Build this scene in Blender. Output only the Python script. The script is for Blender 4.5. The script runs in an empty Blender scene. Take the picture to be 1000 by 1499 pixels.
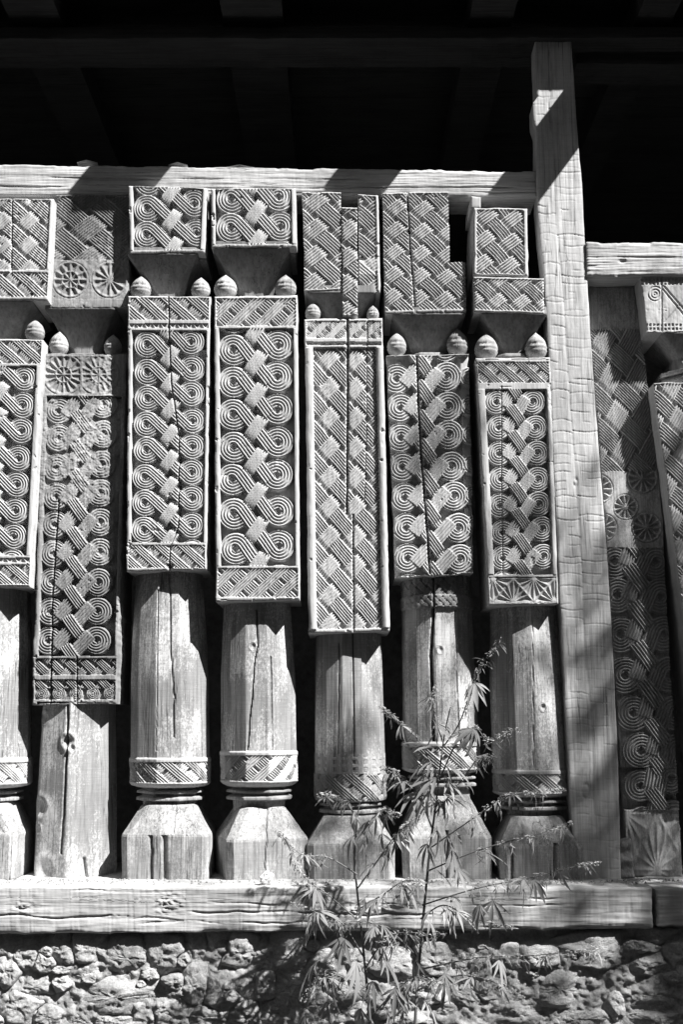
import bpy, math, random
import numpy as np

# ------------------------------------------------------------------ camera, world, sun, exposure
sc = bpy.context.scene
COL = sc.collection
F = 1625.0                      # focal length in photo pixels (photo 1000 x 1499)
CAM_Y, CAM_Z = -3.9, 1.5
PITCH = math.atan(307.0 / F)
cam_data = bpy.data.cameras.new('camera')
cam = bpy.data.objects.new('camera', cam_data)
COL.objects.link(cam)
cam.location = (0, CAM_Y, CAM_Z)
cam.rotation_euler = (math.pi / 2 + PITCH, 0, 0)
cam_data.sensor_fit = 'VERTICAL'
cam_data.sensor_height = 36.0
cam_data.lens = F / 1499.0 * 36.0
cam_data.clip_end = 500
sc.camera = cam

SUN = np.array([1.44, -1.0, 2.0])          # towards the sun
SUN = SUN / np.linalg.norm(SUN)
elev = math.asin(SUN[2])
azim = math.atan2(SUN[0], SUN[1])          # clockwise from +Y
world = bpy.data.worlds.new('World')
sc.world = world
world.use_nodes = True
wn = world.node_tree
wn.nodes.clear()
w_out = wn.nodes.new('ShaderNodeOutputWorld')
w_bg = wn.nodes.new('ShaderNodeBackground')
w_sky = wn.nodes.new('ShaderNodeTexSky')
w_bw = wn.nodes.new('ShaderNodeRGBToBW')   # the photograph is black and white
w_sky.sky_type = 'NISHITA'
w_sky.sun_disc = False
w_sky.sun_elevation = elev
w_sky.sun_rotation = azim
wn.links.new(w_sky.outputs[0], w_bw.inputs[0])
wn.links.new(w_bw.outputs[0], w_bg.inputs['Color'])
w_bg.inputs['Strength'].default_value = 0.05
wn.links.new(w_bg.outputs[0], w_out.inputs['Surface'])

sun_d = bpy.data.lights.new('sun', 'SUN')
sun_d.energy = 5.0
sun_d.angle = math.radians(0.53)
sun_d.color = (1, 0.99, 0.98)
sun_o = bpy.data.objects.new('sun', sun_d)
COL.objects.link(sun_o)
from mathutils import Vector, Matrix
sun_o.rotation_euler = Vector(tuple(SUN)).to_track_quat('Z', 'Y').to_euler()
sun_o.location = (6, -5, 8)

sc.view_settings.view_transform = 'Standard'
sc.view_settings.look = 'None'
sc.view_settings.gamma = 1
sc.view_settings.use_curve_mapping = False
sc.view_settings.exposure = 1.33

# ------------------------------------------------------------------ helpers
rng = random.Random(7)
cp, sp = math.cos(PITCH), math.sin(PITCH)
S = 0.00244                                # metres per photo pixel near the wall plane


def P(px, py, Y):
    """world x, z of a photo pixel on the vertical plane y = Y"""
    px = np.asarray(px, float); py = np.asarray(py, float)
    dx = (px - 500.0) / F
    dv = (749.5 - py) / F
    t = (Y - CAM_Y) / (cp - dv * sp)
    return dx * t, CAM_Z + (sp + dv * cp) * t


def W3(px, py, Y):
    x, z = P(px, py, Y)
    return (float(x), float(Y), float(z))


TAB = np.random.RandomState(3).rand(257, 257)


def vn(x, y, seed=0):
    x = np.asarray(x, float) + seed * 17.31 + 1000; y = np.asarray(y, float) + seed * 9.77 + 1000
    xi = np.floor(x).astype(int); yi = np.floor(y).astype(int)
    fx = x - xi; fy = y - yi
    fx = fx * fx * (3 - 2 * fx); fy = fy * fy * (3 - 2 * fy)
    x0 = xi % 257; x1 = (xi + 1) % 257; y0 = yi % 257; y1 = (yi + 1) % 257
    return (TAB[x0, y0] * (1 - fx) + TAB[x1, y0] * fx) * (1 - fy) + (TAB[x0, y1] * (1 - fx) + TAB[x1, y1] * fx) * fy - 0.5


def fbm(x, y, seed=0, oct=4):
    s = 0; a = 1.0
    for k in range(oct):
        s = s + a * vn(x * 2 ** k, y * 2 ** k, seed + k * 3); a *= 0.5
    return s


def link(name, verts, faces, mat, parent=None, smooth=True, loc=None):
    """verts (n,3) world coordinates, faces (m,4) or list; one mesh object"""
    me = bpy.data.meshes.new(name)
    verts = np.asarray(verts, np.float32).reshape(-1, 3)
    o = bpy.data.objects.new(name, me)
    off = None
    if parent is not None:
        off = np.array(world_loc(parent), np.float32)
        o.parent = parent
    elif loc is not None:
        off = np.array(loc, np.float32)
        o.location = loc
    if off is not None:
        verts = verts - off
    if isinstance(faces, np.ndarray):
        k = faces.shape[1]
        me.vertices.add(len(verts)); me.vertices.foreach_set('co', verts.ravel())
        me.loops.add(faces.size); me.loops.foreach_set('vertex_index', faces.ravel().astype(np.int32))
        me.polygons.add(len(faces))
        me.polygons.foreach_set('loop_start', np.arange(0, faces.size, k, dtype=np.int32))
        me.polygons.foreach_set('loop_total', np.full(len(faces), k, np.int32))
        me.update(calc_edges=True)
    else:
        me.from_pydata([tuple(map(float, v)) for v in verts], [], faces)
    if smooth:
        me.polygons.foreach_set('use_smooth', np.ones(len(me.polygons), bool))
    me.materials.append(mat)
    me.validate()
    COL.objects.link(o)
    return o


def world_loc(o):
    l = Vector((0, 0, 0))
    while o is not None:
        l = l + o.location; o = o.parent
    return l


def thing(name, label, cat, loc, group=None):
    o = bpy.data.objects.new(name, None)
    o.empty_display_size = 0.1
    COL.objects.link(o)
    o.location = loc
    tag(o, label, cat, group, 'thing')
    return o


def tag(o, label=None, cat=None, group=None, kind=None):
    if label: o['label'] = label
    if cat: o['category'] = cat
    if group: o['group'] = group
    if kind: o['kind'] = kind
    return o


class MB:
    """collects simple shapes into one mesh"""
    def __init__(s): s.v = []; s.f = []
    def box(s, x0, x1, y0, y1, z0, z1):
        b = len(s.v)
        s.v += [(x0, y0, z0), (x1, y0, z0), (x1, y1, z0), (x0, y1, z0), (x0, y0, z1), (x1, y0, z1), (x1, y1, z1), (x0, y1, z1)]
        s.f += [tuple(b + i for i in q) for q in ((0, 3, 2, 1), (4, 5, 6, 7), (0, 1, 5, 4), (1, 2, 6, 5), (2, 3, 7, 6), (3, 0, 4, 7))]
        return s
    def tube(s, pts, radii, n=6):
        pts = [Vector(p) for p in pts]
        rings = []
        for i, p in enumerate(pts):
            d = (pts[min(i + 1, len(pts) - 1)] - pts[max(i - 1, 0)]).normalized()
            a = d.orthogonal().normalized(); c = d.cross(a)
            b = len(s.v)
            for k in range(n):
                t = 2 * math.pi * k / n
                s.v.append(tuple(p + (a * math.cos(t) + c * math.sin(t)) * radii[i]))
            rings.append(b)
        for i in range(len(pts) - 1):
            for k in range(n):
                k2 = (k + 1) % n
                s.f.append((rings[i] + k, rings[i] + k2, rings[i + 1] + k2, rings[i + 1] + k))
        s.f.append(tuple(rings[-1] + k for k in range(n)))
        return s
    def build(s, name, mat, parent=None, smooth=False, loc=None):
        return link(name, s.v, s.f, mat, parent, smooth, loc)


# ------------------------------------------------------------------ materials
def nodes_of(name):
    m = bpy.data.materials.new(name)
    m.use_nodes = True
    nt = m.node_tree
    b = nt.nodes['Principled BSDF']
    b.inputs['Roughness'].default_value = 0.85
    b.inputs['Specular IOR Level'].default_value = 0.25
    return m, nt, b


def N(nt, t, **kw):
    n = nt.nodes.new(t)
    for k, v in kw.items():
        if k in n.inputs: n.inputs[k].default_value = v
        else: setattr(n, k, v)
    return n


def ramp(nt, src, stops):
    r = nt.nodes.new('ShaderNodeValToRGB')
    e = r.color_ramp.elements
    e[0].position, e[0].color = stops[0][0], (stops[0][1],) * 3 + (1,)
    e[1].position, e[1].color = stops[-1][0], (stops[-1][1],) * 3 + (1,)
    for p, c in stops[1:-1]:
        q = e.new(p); q.color = (c,) * 3 + (1,)
    nt.links.new(src, r.inputs[0])
    return r.outputs[0]


def mul(nt, a, b):
    m = nt.nodes.new('ShaderNodeMix'); m.data_type = 'RGBA'; m.blend_type = 'MULTIPLY'
    m.inputs['Factor'].default_value = 1
    nt.links.new(a, m.inputs[6]); nt.links.new(b, m.inputs[7])
    return m.outputs[2]


def wood(name, base, axis='Z', var=0.35, stain=0.35, bump=0.5, crack=0.5, saw=0.0, speck=0.0):
    m, nt, b = nodes_of(name)
    L = nt.links.new
    tc = N(nt, 'ShaderNodeTexCoord'); oi = N(nt, 'ShaderNodeObjectInfo')
    off = N(nt, 'ShaderNodeVectorMath', operation='ADD')
    sca = N(nt, 'ShaderNodeMath', operation='MULTIPLY'); sca.inputs[1].default_value = 37.0
    L(oi.outputs['Random'], sca.inputs[0])
    L(tc.outputs['Object'], off.inputs[0]); L(sca.outputs[0], off.inputs[1])
    def mapped(cross, along):
        mp = N(nt, 'ShaderNodeMapping')
        mp.inputs['Scale'].default_value = (cross, cross, along) if axis == 'Z' else (along, cross, cross)
        L(off.outputs[0], mp.inputs[0]); return mp.outputs[0]
    def noise(vec, detail=5, rough=0.6, scale=1.0):
        n = N(nt, 'ShaderNodeTexNoise'); n.inputs['Scale'].default_value = scale
        n.inputs['Detail'].default_value = detail; n.inputs['Roughness'].default_value = rough
        L(vec, n.inputs['Vector']); return n.outputs['Fac']
    g = noise(mapped(110, 3.0), 6, 0.65)
    col = ramp(nt, g, [(0.3, base * (1 - var)), (0.5, base), (0.72, min(base * (1 + var * 0.7), .85))])
    st = noise(mapped(9, 3.5), 5, 0.65)
    col = mul(nt, col, ramp(nt, st, [(0.32, 1 - stain), (0.55, 1.0), (1.0, 1.0)]))
    ck = noise(mapped(38, 0.9), 3, 0.5)
    ckr = ramp(nt, ck, [(0.0, 1.0), (0.485, 1.0), (0.5, 1 - crack), (0.515, 1.0), (1.0, 1.0)])
    sel = ramp(nt, noise(mapped(5, 2), 2, 0.5), [(0.45, 0.0), (0.6, 1.0)])
    mx = N(nt, 'ShaderNodeMix'); mx.data_type = 'RGBA'
    L(sel, mx.inputs[0]); mx.inputs[6].default_value = (1, 1, 1, 1); L(ckr, mx.inputs[7])
    col = mul(nt, col, mx.outputs[2])
    if saw > 0:
        sw = noise(mapped(14, 420), 3, 0.7)
        col = mul(nt, col, ramp(nt, sw, [(0.35, 1 - saw), (0.6, 1.0)]))
    if speck > 0:
        sk = noise(mapped(170, 90), 4, 0.8)
        sm = noise(mapped(7, 4), 3, 0.6)
        ad = N(nt, 'ShaderNodeMath', operation='ADD'); L(sk, ad.inputs[0]); L(sm, ad.inputs[1])
        col = mul(nt, col, ramp(nt, ad.outputs[0], [(0.86, 1.0), (1.08, 1 - speck)]))
    L(col, b.inputs['Base Color'])
    bp = N(nt, 'ShaderNodeBump'); bp.inputs['Strength'].default_value = bump; bp.inputs['Distance'].default_value = 0.003
    hm = N(nt, 'ShaderNodeMath', operation='MULTIPLY')
    L(g, hm.inputs[0]); L(mx.outputs[2], hm.inputs[1])
    L(hm.outputs[0], bp.inputs['Height']); L(bp.outputs[0], b.inputs['Normal'])
    return m


def rough_mat(name, base, scale, var=0.4, bump=0.6, fine=6.0, dist=0.01):
    m, nt, b = nodes_of(name)
    L = nt.links.new
    tc = N(nt, 'ShaderNodeTexCoord'); oi = N(nt, 'ShaderNodeObjectInfo')
    off = N(nt, 'ShaderNodeVectorMath', operation='ADD')
    sca = N(nt, 'ShaderNodeMath', operation='MULTIPLY'); sca.inputs[1].default_value = 53.0
    L(oi.outputs['Random'], sca.inputs[0]); L(tc.outputs['Object'], off.inputs[0]); L(sca.outputs[0], off.inputs[1])
    n1 = N(nt, 'ShaderNodeTexNoise'); n1.inputs['Scale'].default_value = scale; n1.inputs['Detail'].default_value = 8; n1.inputs['Roughness'].default_value = 0.7
    n2 = N(nt, 'ShaderNodeTexNoise'); n2.inputs['Scale'].default_value = scale * fine; n2.inputs['Detail'].default_value = 6; n2.inputs['Roughness'].default_value = 0.75
    L(off.outputs[0], n1.inputs['Vector']); L(off.outputs[0], n2.inputs['Vector'])
    c = ramp(nt, n1.outputs['Fac'], [(0.3, base * (1 - var)), (0.55, base), (0.75, base * (1 + var * .6))])
    c = mul(nt, c, ramp(nt, n2.outputs['Fac'], [(0.3, 0.55), (0.6, 1.0)]))
    # per piece tone
    pt = N(nt, 'ShaderNodeMapRange'); pt.inputs['To Min'].default_value = 0.72; pt.inputs['To Max'].default_value = 1.12
    L(oi.outputs['Random'], pt.inputs['Value'])
    cc = N(nt, 'ShaderNodeCombineColor'); [L(pt.outputs[0], cc.inputs[i]) for i in range(3)]
    c = mul(nt, c, cc.outputs[0])
    L(c, b.inputs['Base Color'])
    bp = N(nt, 'ShaderNodeBump'); bp.inputs['Strength'].default_value = bump; bp.inputs['Distance'].default_value = dist
    L(n2.outputs['Fac'], bp.inputs['Height']); L(bp.outputs[0], b.inputs['Normal'])
    return m


M_CARVE = wood('carved_wood', 0.46, 'Z', 0.22, 0.22, 0.25, 0.3)
M_WORN = wood('worn_carved_wood', 0.40, 'Z', 0.3, 0.35, 0.5, 0.4, speck=0.35)
M_SHAFT = wood('shaft_wood', 0.58, 'Z', 0.35, 0.3, 0.55, 0.75, saw=0.18, speck=0.5)
M_NECK_SHADED = wood('shaded_neck_wood', 0.24, 'Z', 0.35, 0.4, 0.4, 0.6)  # same wood made darker, shade under the capitals put into its colour
M_KNOB = wood('knob_wood', 0.40, 'Z', 0.35, 0.4, 0.5, 0.7, speck=.3)
M_BASE = wood('base_wood', 0.46, 'Z', 0.4, 0.4, 0.6, 0.9, saw=.15, speck=0.35)
M_POST = wood('post_wood', 0.50, 'Z', 0.3, 0.35, 0.5, 0.75, saw=.12)
M_BEAM = wood('beam_wood', 0.44, 'X', 0.4, 0.4, 0.6, 0.85)
M_SILL = wood('sill_wood', 0.44, 'X', 0.22, 0.28, 0.5, 0.6)
M_DARK = wood('dark_wood', 0.03, 'X', 0.4, 0.4, 0.5, 0.6)  # one very dark tone for the gallery timbers
M_GALLERY_WALL = rough_mat('gallery_wall', 0.2, 3.0)  # even grey tone of the gallery walls
M_STONE = rough_mat('stone', 0.52, 14.0, 0.3, 0.9, 9.0, 0.008)
M_MORTAR = rough_mat('mud_mortar', 0.44, 22.0, 0.4, 0.8, 6.0, 0.006)
M_GROUND = rough_mat('grassy_earth', 0.025, 4.0)
M_ADDED_HILL = rough_mat('added_hillside', 0.025, 0.4)  # dark surface of the added sky-blocking hill


def leaf_mat(name, base):
    m, nt, b = nodes_of(name)
    oi = N(nt, 'ShaderNodeObjectInfo')
    pt = N(nt, 'ShaderNodeMapRange'); pt.inputs['To Min'].default_value = base * .65; pt.inputs['To Max'].default_value = base * 1.3
    nt.links.new(oi.outputs['Random'], pt.inputs['Value'])
    cc = N(nt, 'ShaderNodeCombineColor'); [nt.links.new(pt.outputs[0], cc.inputs[i]) for i in range(3)]
    nt.links.new(cc.outputs[0], b.inputs['Base Color'])
    b.inputs['Roughness'].default_value = 0.55
    tr = N(nt, 'ShaderNodeBsdfTranslucent'); nt.links.new(cc.outputs[0], tr.inputs['Color'])
    mx = N(nt, 'ShaderNodeMixShader'); mx.inputs[0].default_value = 0.3
    nt.links.new(b.outputs[0], mx.inputs[1]); nt.links.new(tr.outputs[0], mx.inputs[2])
    nt.links.new(mx.outputs[0], nt.nodes['Material Output'].inputs['Surface'])
    return m


M_LEAF = leaf_mat('hemp_leaf', 0.27)
M_FLOWER = leaf_mat('hemp_flower', 0.42)
M_STEM = leaf_mat('hemp_stem', 0.22)
M_TREE = leaf_mat('tree_leaf', 0.09)
M_BARK = rough_mat('bark', 0.12, 10.0)


def m_white():
    m, nt, b = nodes_of('white_scrap'); b.inputs['Base Color'].default_value = (.8, .8, .8, 1); return m


M_WHITE = m_white()

# ------------------------------------------------------------------ surfaces
def quad(TL, TR, BR, BL):
    def f(u, v):
        x = (TL[0] * (1 - u) + TR[0] * u) * (1 - v) + (BL[0] * (1 - u) + BR[0] * u) * v
        y = (TL[1] * (1 - u) + TR[1] * u) * (1 - v) + (BL[1] * (1 - u) + BR[1] * u) * v
        return x, y
    return f


def edges(left, right):
    """outline from polylines of (x, y) down the left and right side, same y range"""
    ly = [p[1] for p in left]; lx = [p[0] for p in left]
    ry = [p[1] for p in right]; rx = [p[0] for p in right]
    def f(u, v):
        y0 = np.interp(v, [0, 1], [ly[0], ly[-1]]); y1 = np.interp(v, [0, 1], [ry[0], ry[-1]])
        y = y0 * (1 - u) + y1 * u
        return np.interp(y, ly, lx) * (1 - u) + np.interp(y, ry, rx) * u, y
    return f


def field(name, qf, w, h, Y, hfun, mat, parent, depth=0.22, step=1.0, stepv=None, mask=None, wob=0.8, loc=None, seed=0, lip=1.5):
    """carved block: a finely carved front sheet, closed by sides, top, bottom and back"""
    nu = max(3, int(w / step) + 1); nv = max(3, int(h / (stepv or step)) + 1)
    u, v = np.meshgrid(np.linspace(0, 1, nu), np.linspace(0, 1, nv))
    px, py = qf(u, v)
    sd = seed + len(bpy.data.meshes)
    # uneven, hand cut outline
    ew = np.exp(-np.minimum(u, 1 - u) * w / 6.0); eh = np.exp(-np.minimum(v, 1 - v) * h / 6.0)
    px = px + wob * ew * 1.6 * fbm(py / 22, px / 300, sd) ; py = py + wob * eh * 1.6 * fbm(px / 20, py / 300, sd + 5)
    hh = hfun(px, py, u, v) if hfun else np.zeros_like(px)
    hh = hh + 0.5 * fbm(px / 9, py / 26, sd) + 0.25 * vn(px / 1.7, py / 14, sd + 2)
    du = np.minimum(u, 1 - u) * w; dv = np.minimum(v, 1 - v) * h
    hh = hh - lip * np.exp(-np.minimum(du, dv) / 1.3)
    x, z = P(px, py, Y)
    yy = Y - hh * S
    V = np.stack([x, yy, z], -1).reshape(-1, 3)
    idx = np.arange(nu * nv).reshape(nv, nu)
    q = np.stack([idx[:-1, :-1], idx[1:, :-1], idx[1:, 1:], idx[:-1, 1:]], -1)
    if mask is not None:
        fm = mask(0.25 * (px[:-1, :-1] + px[1:, :-1] + px[1:, 1:] + px[:-1, 1:]), 0.25 * (py[:-1, :-1] + py[1:, :-1] + py[1:, 1:] + py[:-1, 1:]))
    else:
        fm = np.ones(q.shape[:2], bool)
    pad = np.zeros((nv + 1, nu + 1), bool); pad[1:-1, 1:-1] = fm
    # boundary edges
    segs = []
    a = pad[1:-1, 1:-1]
    for (dy, dx, c0, c1) in ((0, -1, 1, 0), (0, 1, 3, 2), (-1, 0, 0, 3), (1, 0, 2, 1)):
        nb = pad[1 + dy:nv + dy, 1 + dx:nu + dx]
        sel = a & ~nb
        qs = q[sel]
        segs.append(np.stack([qs[:, c0], qs[:, c1]], -1))
    segs = np.concatenate(segs)
    Fq = q[fm]
    n0 = len(V)
    A = V[segs[:, 0]]; B = V[segs[:, 1]]
    A2 = A.copy(); B2 = B.copy(); A2[:, 1] = Y + depth; B2[:, 1] = Y + depth
    V2 = np.concatenate([V, A, B, B2, A2])
    k = len(segs); r = np.arange(k)
    sk = np.stack([n0 + r, n0 + 3 * k + r, n0 + 2 * k + r, n0 + k + r], -1)
    Fall = np.concatenate([Fq, sk])
    used = np.zeros(len(V2), bool); used[Fall.ravel()] = True
    remap = np.cumsum(used) - 1
    return link(name, V2[used], remap[Fall], mat, parent, True, loc)


def nrad(th, angs, ds):
    r = np.full_like(th, 1e9)
    for a, d in zip(angs, ds):
        c = np.cos(th - a)
        r = np.where(c > 0.05, np.minimum(r, d / np.maximum(c, 0.05)), r)
    return r


def ngon(n, rot=0.0, jit=0.02, seed=1):
    rr = random.Random(seed)
    angs = [2 * math.pi * (k + rot) / n + rr.uniform(-jit, jit) * 4 for k in range(n)]
    ds = [math.cos(math.pi / n) * (1.03 + rr.uniform(-jit, jit)) for k in range(n)]
    return lambda th, c: nrad(th, angs, ds)


def chamf(th, c):
    a = np.abs(np.sin(th)); b = np.abs(np.cos(th))
    return np.minimum(1 / np.maximum(a, b), (2 - c) / (a + b))


def polar(name, rows, axis, Y, Yc, shape, mat, parent, nth=120, step=2.0, carve=None, rough=0.4, seed=0, caps=True, smooth=True):
    """faceted turned part: rows (py, half width px, chamfer); axis(py) -> px; Y front plane used for heights, Yc depth of axis"""
    ry = [r[0] for r in rows]
    ys = []
    for i in range(len(rows) - 1):
        n = max(1, int(round(abs(ry[i + 1] - ry[i]) / step)))
        ys += list(np.linspace(ry[i], ry[i + 1], n, endpoint=False))
    ys.append(ry[-1])
    ry2 = np.array(ry) + np.arange(len(ry)) * 1e-4
    ys = np.array(ys)
    hw = np.interp(ys, ry2, [r[1] for r in rows]); cc = np.interp(ys, ry2, [r[2] for r in rows])
    # dense in front, coarse behind
    tf = np.linspace(-1.9, 1.9, nth); tb = np.linspace(1.9, 2 * math.pi - 1.9, 24)[1:-1]
    th = np.concatenate([tf, tb]); n = len(th)
    TH, YS = np.meshgrid(th, ys)
    HW = np.repeat(hw[:, None], n, 1); CC = np.repeat(cc[:, None], n, 1)
    r = HW * shape(TH, CC)
    ax = axis(YS)
    px = ax + r * np.sin(TH)
    sd = seed + len(bpy.data.meshes)
    r = r + rough * (fbm(px / 14, YS / 40, sd) * 1.6 + 0.6 * vn(px / 2.2, YS / 25, sd + 1))
    if carve:
        front = np.cos(TH) > -0.2
        r = r + np.where(front, carve(px, YS, r * TH), 0)
    cx, _ = P(ax, YS, Yc)
    _, z = P(ax, YS, Y)
    sc_ = S * (Yc - CAM_Y) / 3.98
    V = np.stack([cx + r * sc_ * np.sin(TH), Yc - r * sc_ * np.cos(TH), z], -1).reshape(-1, 3)
    m = len(ys)
    idx = np.arange(m * n).reshape(m, n); nx = np.roll(idx, -1, 1)
    q = np.stack([idx[:-1], idx[1:], nx[1:], nx[:-1]], -1).reshape(-1, 4)
    if caps:
        c = V.reshape(m, n, 3)
        top = c[0].mean(0); bot = c[-1].mean(0)
        V = np.concatenate([V, c[0], c[-1], [top], [bot]])
        b0 = m * n; r0 = np.arange(n); r1 = (r0 + 1) % n
        t = b0 + 2 * n
        q = np.concatenate([q, np.stack([b0 + r0, b0 + r1, np.full(n, t), np.full(n, t)], -1)[:, [0, 1, 2, 2]],
                            np.stack([b0 + n + r1, b0 + n + r0, np.full(n, t + 1), np.full(n, t + 1)], -1)[:, [0, 1, 2, 2]]])
        quads = q[:(m - 1) * n]; tris = q[(m - 1) * n:, :3]
        o = link2(name, V, quads, tris, mat, parent)
        if not smooth: o.data.polygons.foreach_set('use_smooth', np.zeros(len(o.data.polygons), bool))
        return o
    return link(name, V, q, mat, parent)


def link2(name, V, quads, tris, mat, parent):
    me = bpy.data.meshes.new(name)
    V = np.asarray(V, np.float32) - np.array(world_loc(parent), np.float32)
    me.vertices.add(len(V)); me.vertices.foreach_set('co', V.ravel())
    li = np.concatenate([quads.ravel(), tris.ravel()]).astype(np.int32)
    me.loops.add(len(li)); me.loops.foreach_set('vertex_index', li)
    tot = np.concatenate([np.full(len(quads), 4), np.full(len(tris), 3)]).astype(np.int32)
    me.polygons.add(len(tot)); me.polygons.foreach_set('loop_start', np.concatenate([[0], np.cumsum(tot)[:-1]]).astype(np.int32))
    me.polygons.foreach_set('loop_total', tot)
    me.update(calc_edges=True)
    me.polygons.foreach_set('use_smooth', np.ones(len(tot), bool))
    me.materials.append(mat); me.validate()
    o = bpy.data.objects.new(name, me); o.parent = parent
    COL.objects.link(o)
    return o


# ------------------------------------------------------------------ carving patterns (heights in photo pixels)
FLOOR = -6.5


def ridge(d, pitch, amp):
    return amp * (np.abs(np.sin(math.pi * d / pitch)) ** 1.5 - 1)


def braid(px, py, Lc, Rc, R, mirror=False, amp=3.0, k=6, ext=True, third=None):
    """two files of spirals joined by diagonal bands, with short crossing bands down the middle"""
    wx = 0.6 * fbm(px / 18, py / 18, int(R * 10))
    wy = 0.6 * fbm(px / 18, py / 18, int(R * 10) + 40)
    px = px + wx; py = py + wy
    H = np.full_like(px, FLOOR * 2.3)
    if mirror:
        px = -px; Lc, Rc = [(-x, y) for x, y in Rc], [(-x, y) for x, y in Lc]
    Lc = [np.array(c, float) for c in Lc]; Rc = [np.array(c, float) for c in Rc]
    jr = random.Random(int(R * 100) + len(Lc) + int(abs(Lc[0][0])))
    Lc = [c + np.array([jr.uniform(-1.1, 1.1), jr.uniform(-1.2, 1.2)]) for c in Lc]; Rc = [c + np.array([jr.uniform(-1.1, 1.1), jr.uniform(-1.2, 1.2)]) for c in Rc]
    if ext:
        Lx = [Lc[0] - (Lc[1] - Lc[0])] + Lc
        Rx = Rc + [Rc[-1] + (Rc[-1] - Rc[-2])]
    else:
        Lx, Rx = Lc, Rc[1:]
    pitch = 1.15 * R / k
    def disc(c, t, nrm):
        qx = px - c[0]; qy = py - c[1]
        rr = np.hypot(qx, qy)
        ang = np.mod(np.arctan2(qx * t[0] + qy * t[1], qx * nrm[0] + qy * nrm[1]), 2 * math.pi)
        d = rr - pitch * (1 - ang / (2 * math.pi))
        wear = 1 + .12 * vn(c[0] * .37, c[1] * .21)
        h = -0.3 + ridge(d, pitch, amp * wear) - 1.3 * (rr / R) ** 3
        dia = (np.abs(qx) + np.abs(qy)) / (0.26 * R)
        h = np.where(dia < 1, np.minimum(h, FLOOR * 1.3 + 2.5 * dia), h)
        return np.where(rr < R, h, -99)
    for a, b in zip(Lx, Rx):
        d = b - a
        lo, hi = 0.2, 1.5
        for _ in range(30):
            m = (lo + hi) / 2
            if d[0] * math.sin(m) - d[1] * math.cos(m) < 1.15 * R: lo = m
            else: hi = m
        al = (lo + hi) / 2
        t = np.array([math.cos(al), math.sin(al)]); nrm = np.array([math.sin(al), -math.cos(al)])
        H = np.maximum(H, disc(a, t, nrm)); H = np.maximum(H, disc(b, -t, -nrm))
        sa = (px - a[0]) * t[0] + (py - a[1]) * t[1]; na = (px - a[0]) * nrm[0] + (py - a[1]) * nrm[1]
        sb = -((px - b[0]) * t[0] + (py - b[1]) * t[1]); nb = 1.15 * R - na
        band = (sa > 0) & (sb > 0) & (na > 0.12 * R) & (nb > 0.12 * R)
        # the half that belongs to each spiral keeps to its own radius
        end = (sa > 0) & (sb > -0.0)
        mid = np.minimum(sa, sb) / max(1e-3, np.linalg.norm(d) * .5)
        hb = 0.5 + ridge(na, pitch, amp * 1.05) - 1.0 * np.clip(mid, 0, 1) - 1.2 * np.clip(np.abs(na / (1.15 * R) - .5) * 2, 0, 1) ** 6
        H = np.where(band & end, np.maximum(hb, H * 0 + hb), H)
        # crossing patch
        mp = (a + b) / 2 + np.array([0.0, -0.02 * R])
        e = np.array([math.cos(math.radians(54)), -math.sin(math.radians(54))]); f = np.array([-e[1], e[0]])
        se = (px - mp[0]) * e[0] + (py - mp[1]) * e[1]; sf = (px - mp[0]) * f[0] + (py - mp[1]) * f[1]
        pw, pl = 0.42 * R, 0.80 * R
        patch = (np.abs(sf) < pw) & (np.abs(se) < pl + 0.15 * sf)
        hp = 1.3 + ridge(sf + pw, 2 * pw / 5, amp * 1.1) - 1.6 * (np.abs(se) / pl) ** 4
        H = np.where(patch, hp, H)
        # the same crossing band dips under further out
        tail = (np.abs(sf) < pw * .8) & (np.abs(se) < 1.15 * R) & ~patch
        ht = -2.6 + ridge(sf + pw, 2 * pw / 5, amp * .6)
        H = np.where(tail, np.maximum(H, ht), H)
    return H


def rings_col(px, py, cs, R, k=5, amp=2.4):
    H = np.full_like(px, FLOOR)
    for c in cs:
        rr = np.hypot(px - c[0], py - c[1])
        h = -0.3 + ridge(rr, R / k, amp) - 1.3 * (rr / R) ** 3
        H = np.maximum(H, np.where(rr < R, h, -99))
    return H


def weave(px, py, Pp, x0=0.0, y0=0.0, w=0.74, n=5, a=46, b=50, bulge=1.0, amp=3.3, over=None, w2=None):
    a = math.radians(a); b = math.radians(b)
    px = px + 1.0 * fbm(px / 25, py / 25, 11); py = py + 1.0 * fbm(px / 25, py / 25, 12)
    x = px - x0; y = py - y0
    c1 = (x * math.sin(a) - y * math.cos(a)) / Pp
    c2 = (x * math.sin(b) + y * math.cos(b)) / Pp
    i1 = np.floor(c1); i2 = np.floor(c2)
    f1 = c1 - i1 - .5; f2 = c2 - i2 - .5
    in1 = np.abs(f1) < w / 2; w2 = w2 or w
    in1 = np.abs(f1) < w / 2; in2 = np.abs(f2) < w2 / 2
    par = 1 - 2 * np.mod(i1 + i2, 2)
    if over == 1: z1 = np.full_like(px, bulge * .4); z2 = -bulge * np.cos(math.pi * f1)
    elif over == 2: z2 = np.full_like(px, bulge * .4); z1 = -bulge * np.cos(math.pi * f2)
    else:
        z1 = bulge * np.clip(np.cos(math.pi * f2) * 2.6, -1.6, 1) * par; z2 = -bulge * np.clip(np.cos(math.pi * f1) * 2.6, -1.6, 1) * par
    st = w / n
    h1 = z1 + ridge(f1 + w / 2, st, amp); h2 = z2 + ridge(f2 + w2 / 2, st, amp)
    h1 = np.where(in1, h1, -99); h2 = np.where(in2, h2, -99)
    top1 = np.where(in1 & (~in2 | (z1 > z2)), 1, 0)
    h = np.where(top1 == 1, h1, h2)
    h = np.where(in1 | in2, h, FLOOR + .5)
    return np.maximum(h - bulge, FLOOR)


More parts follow.
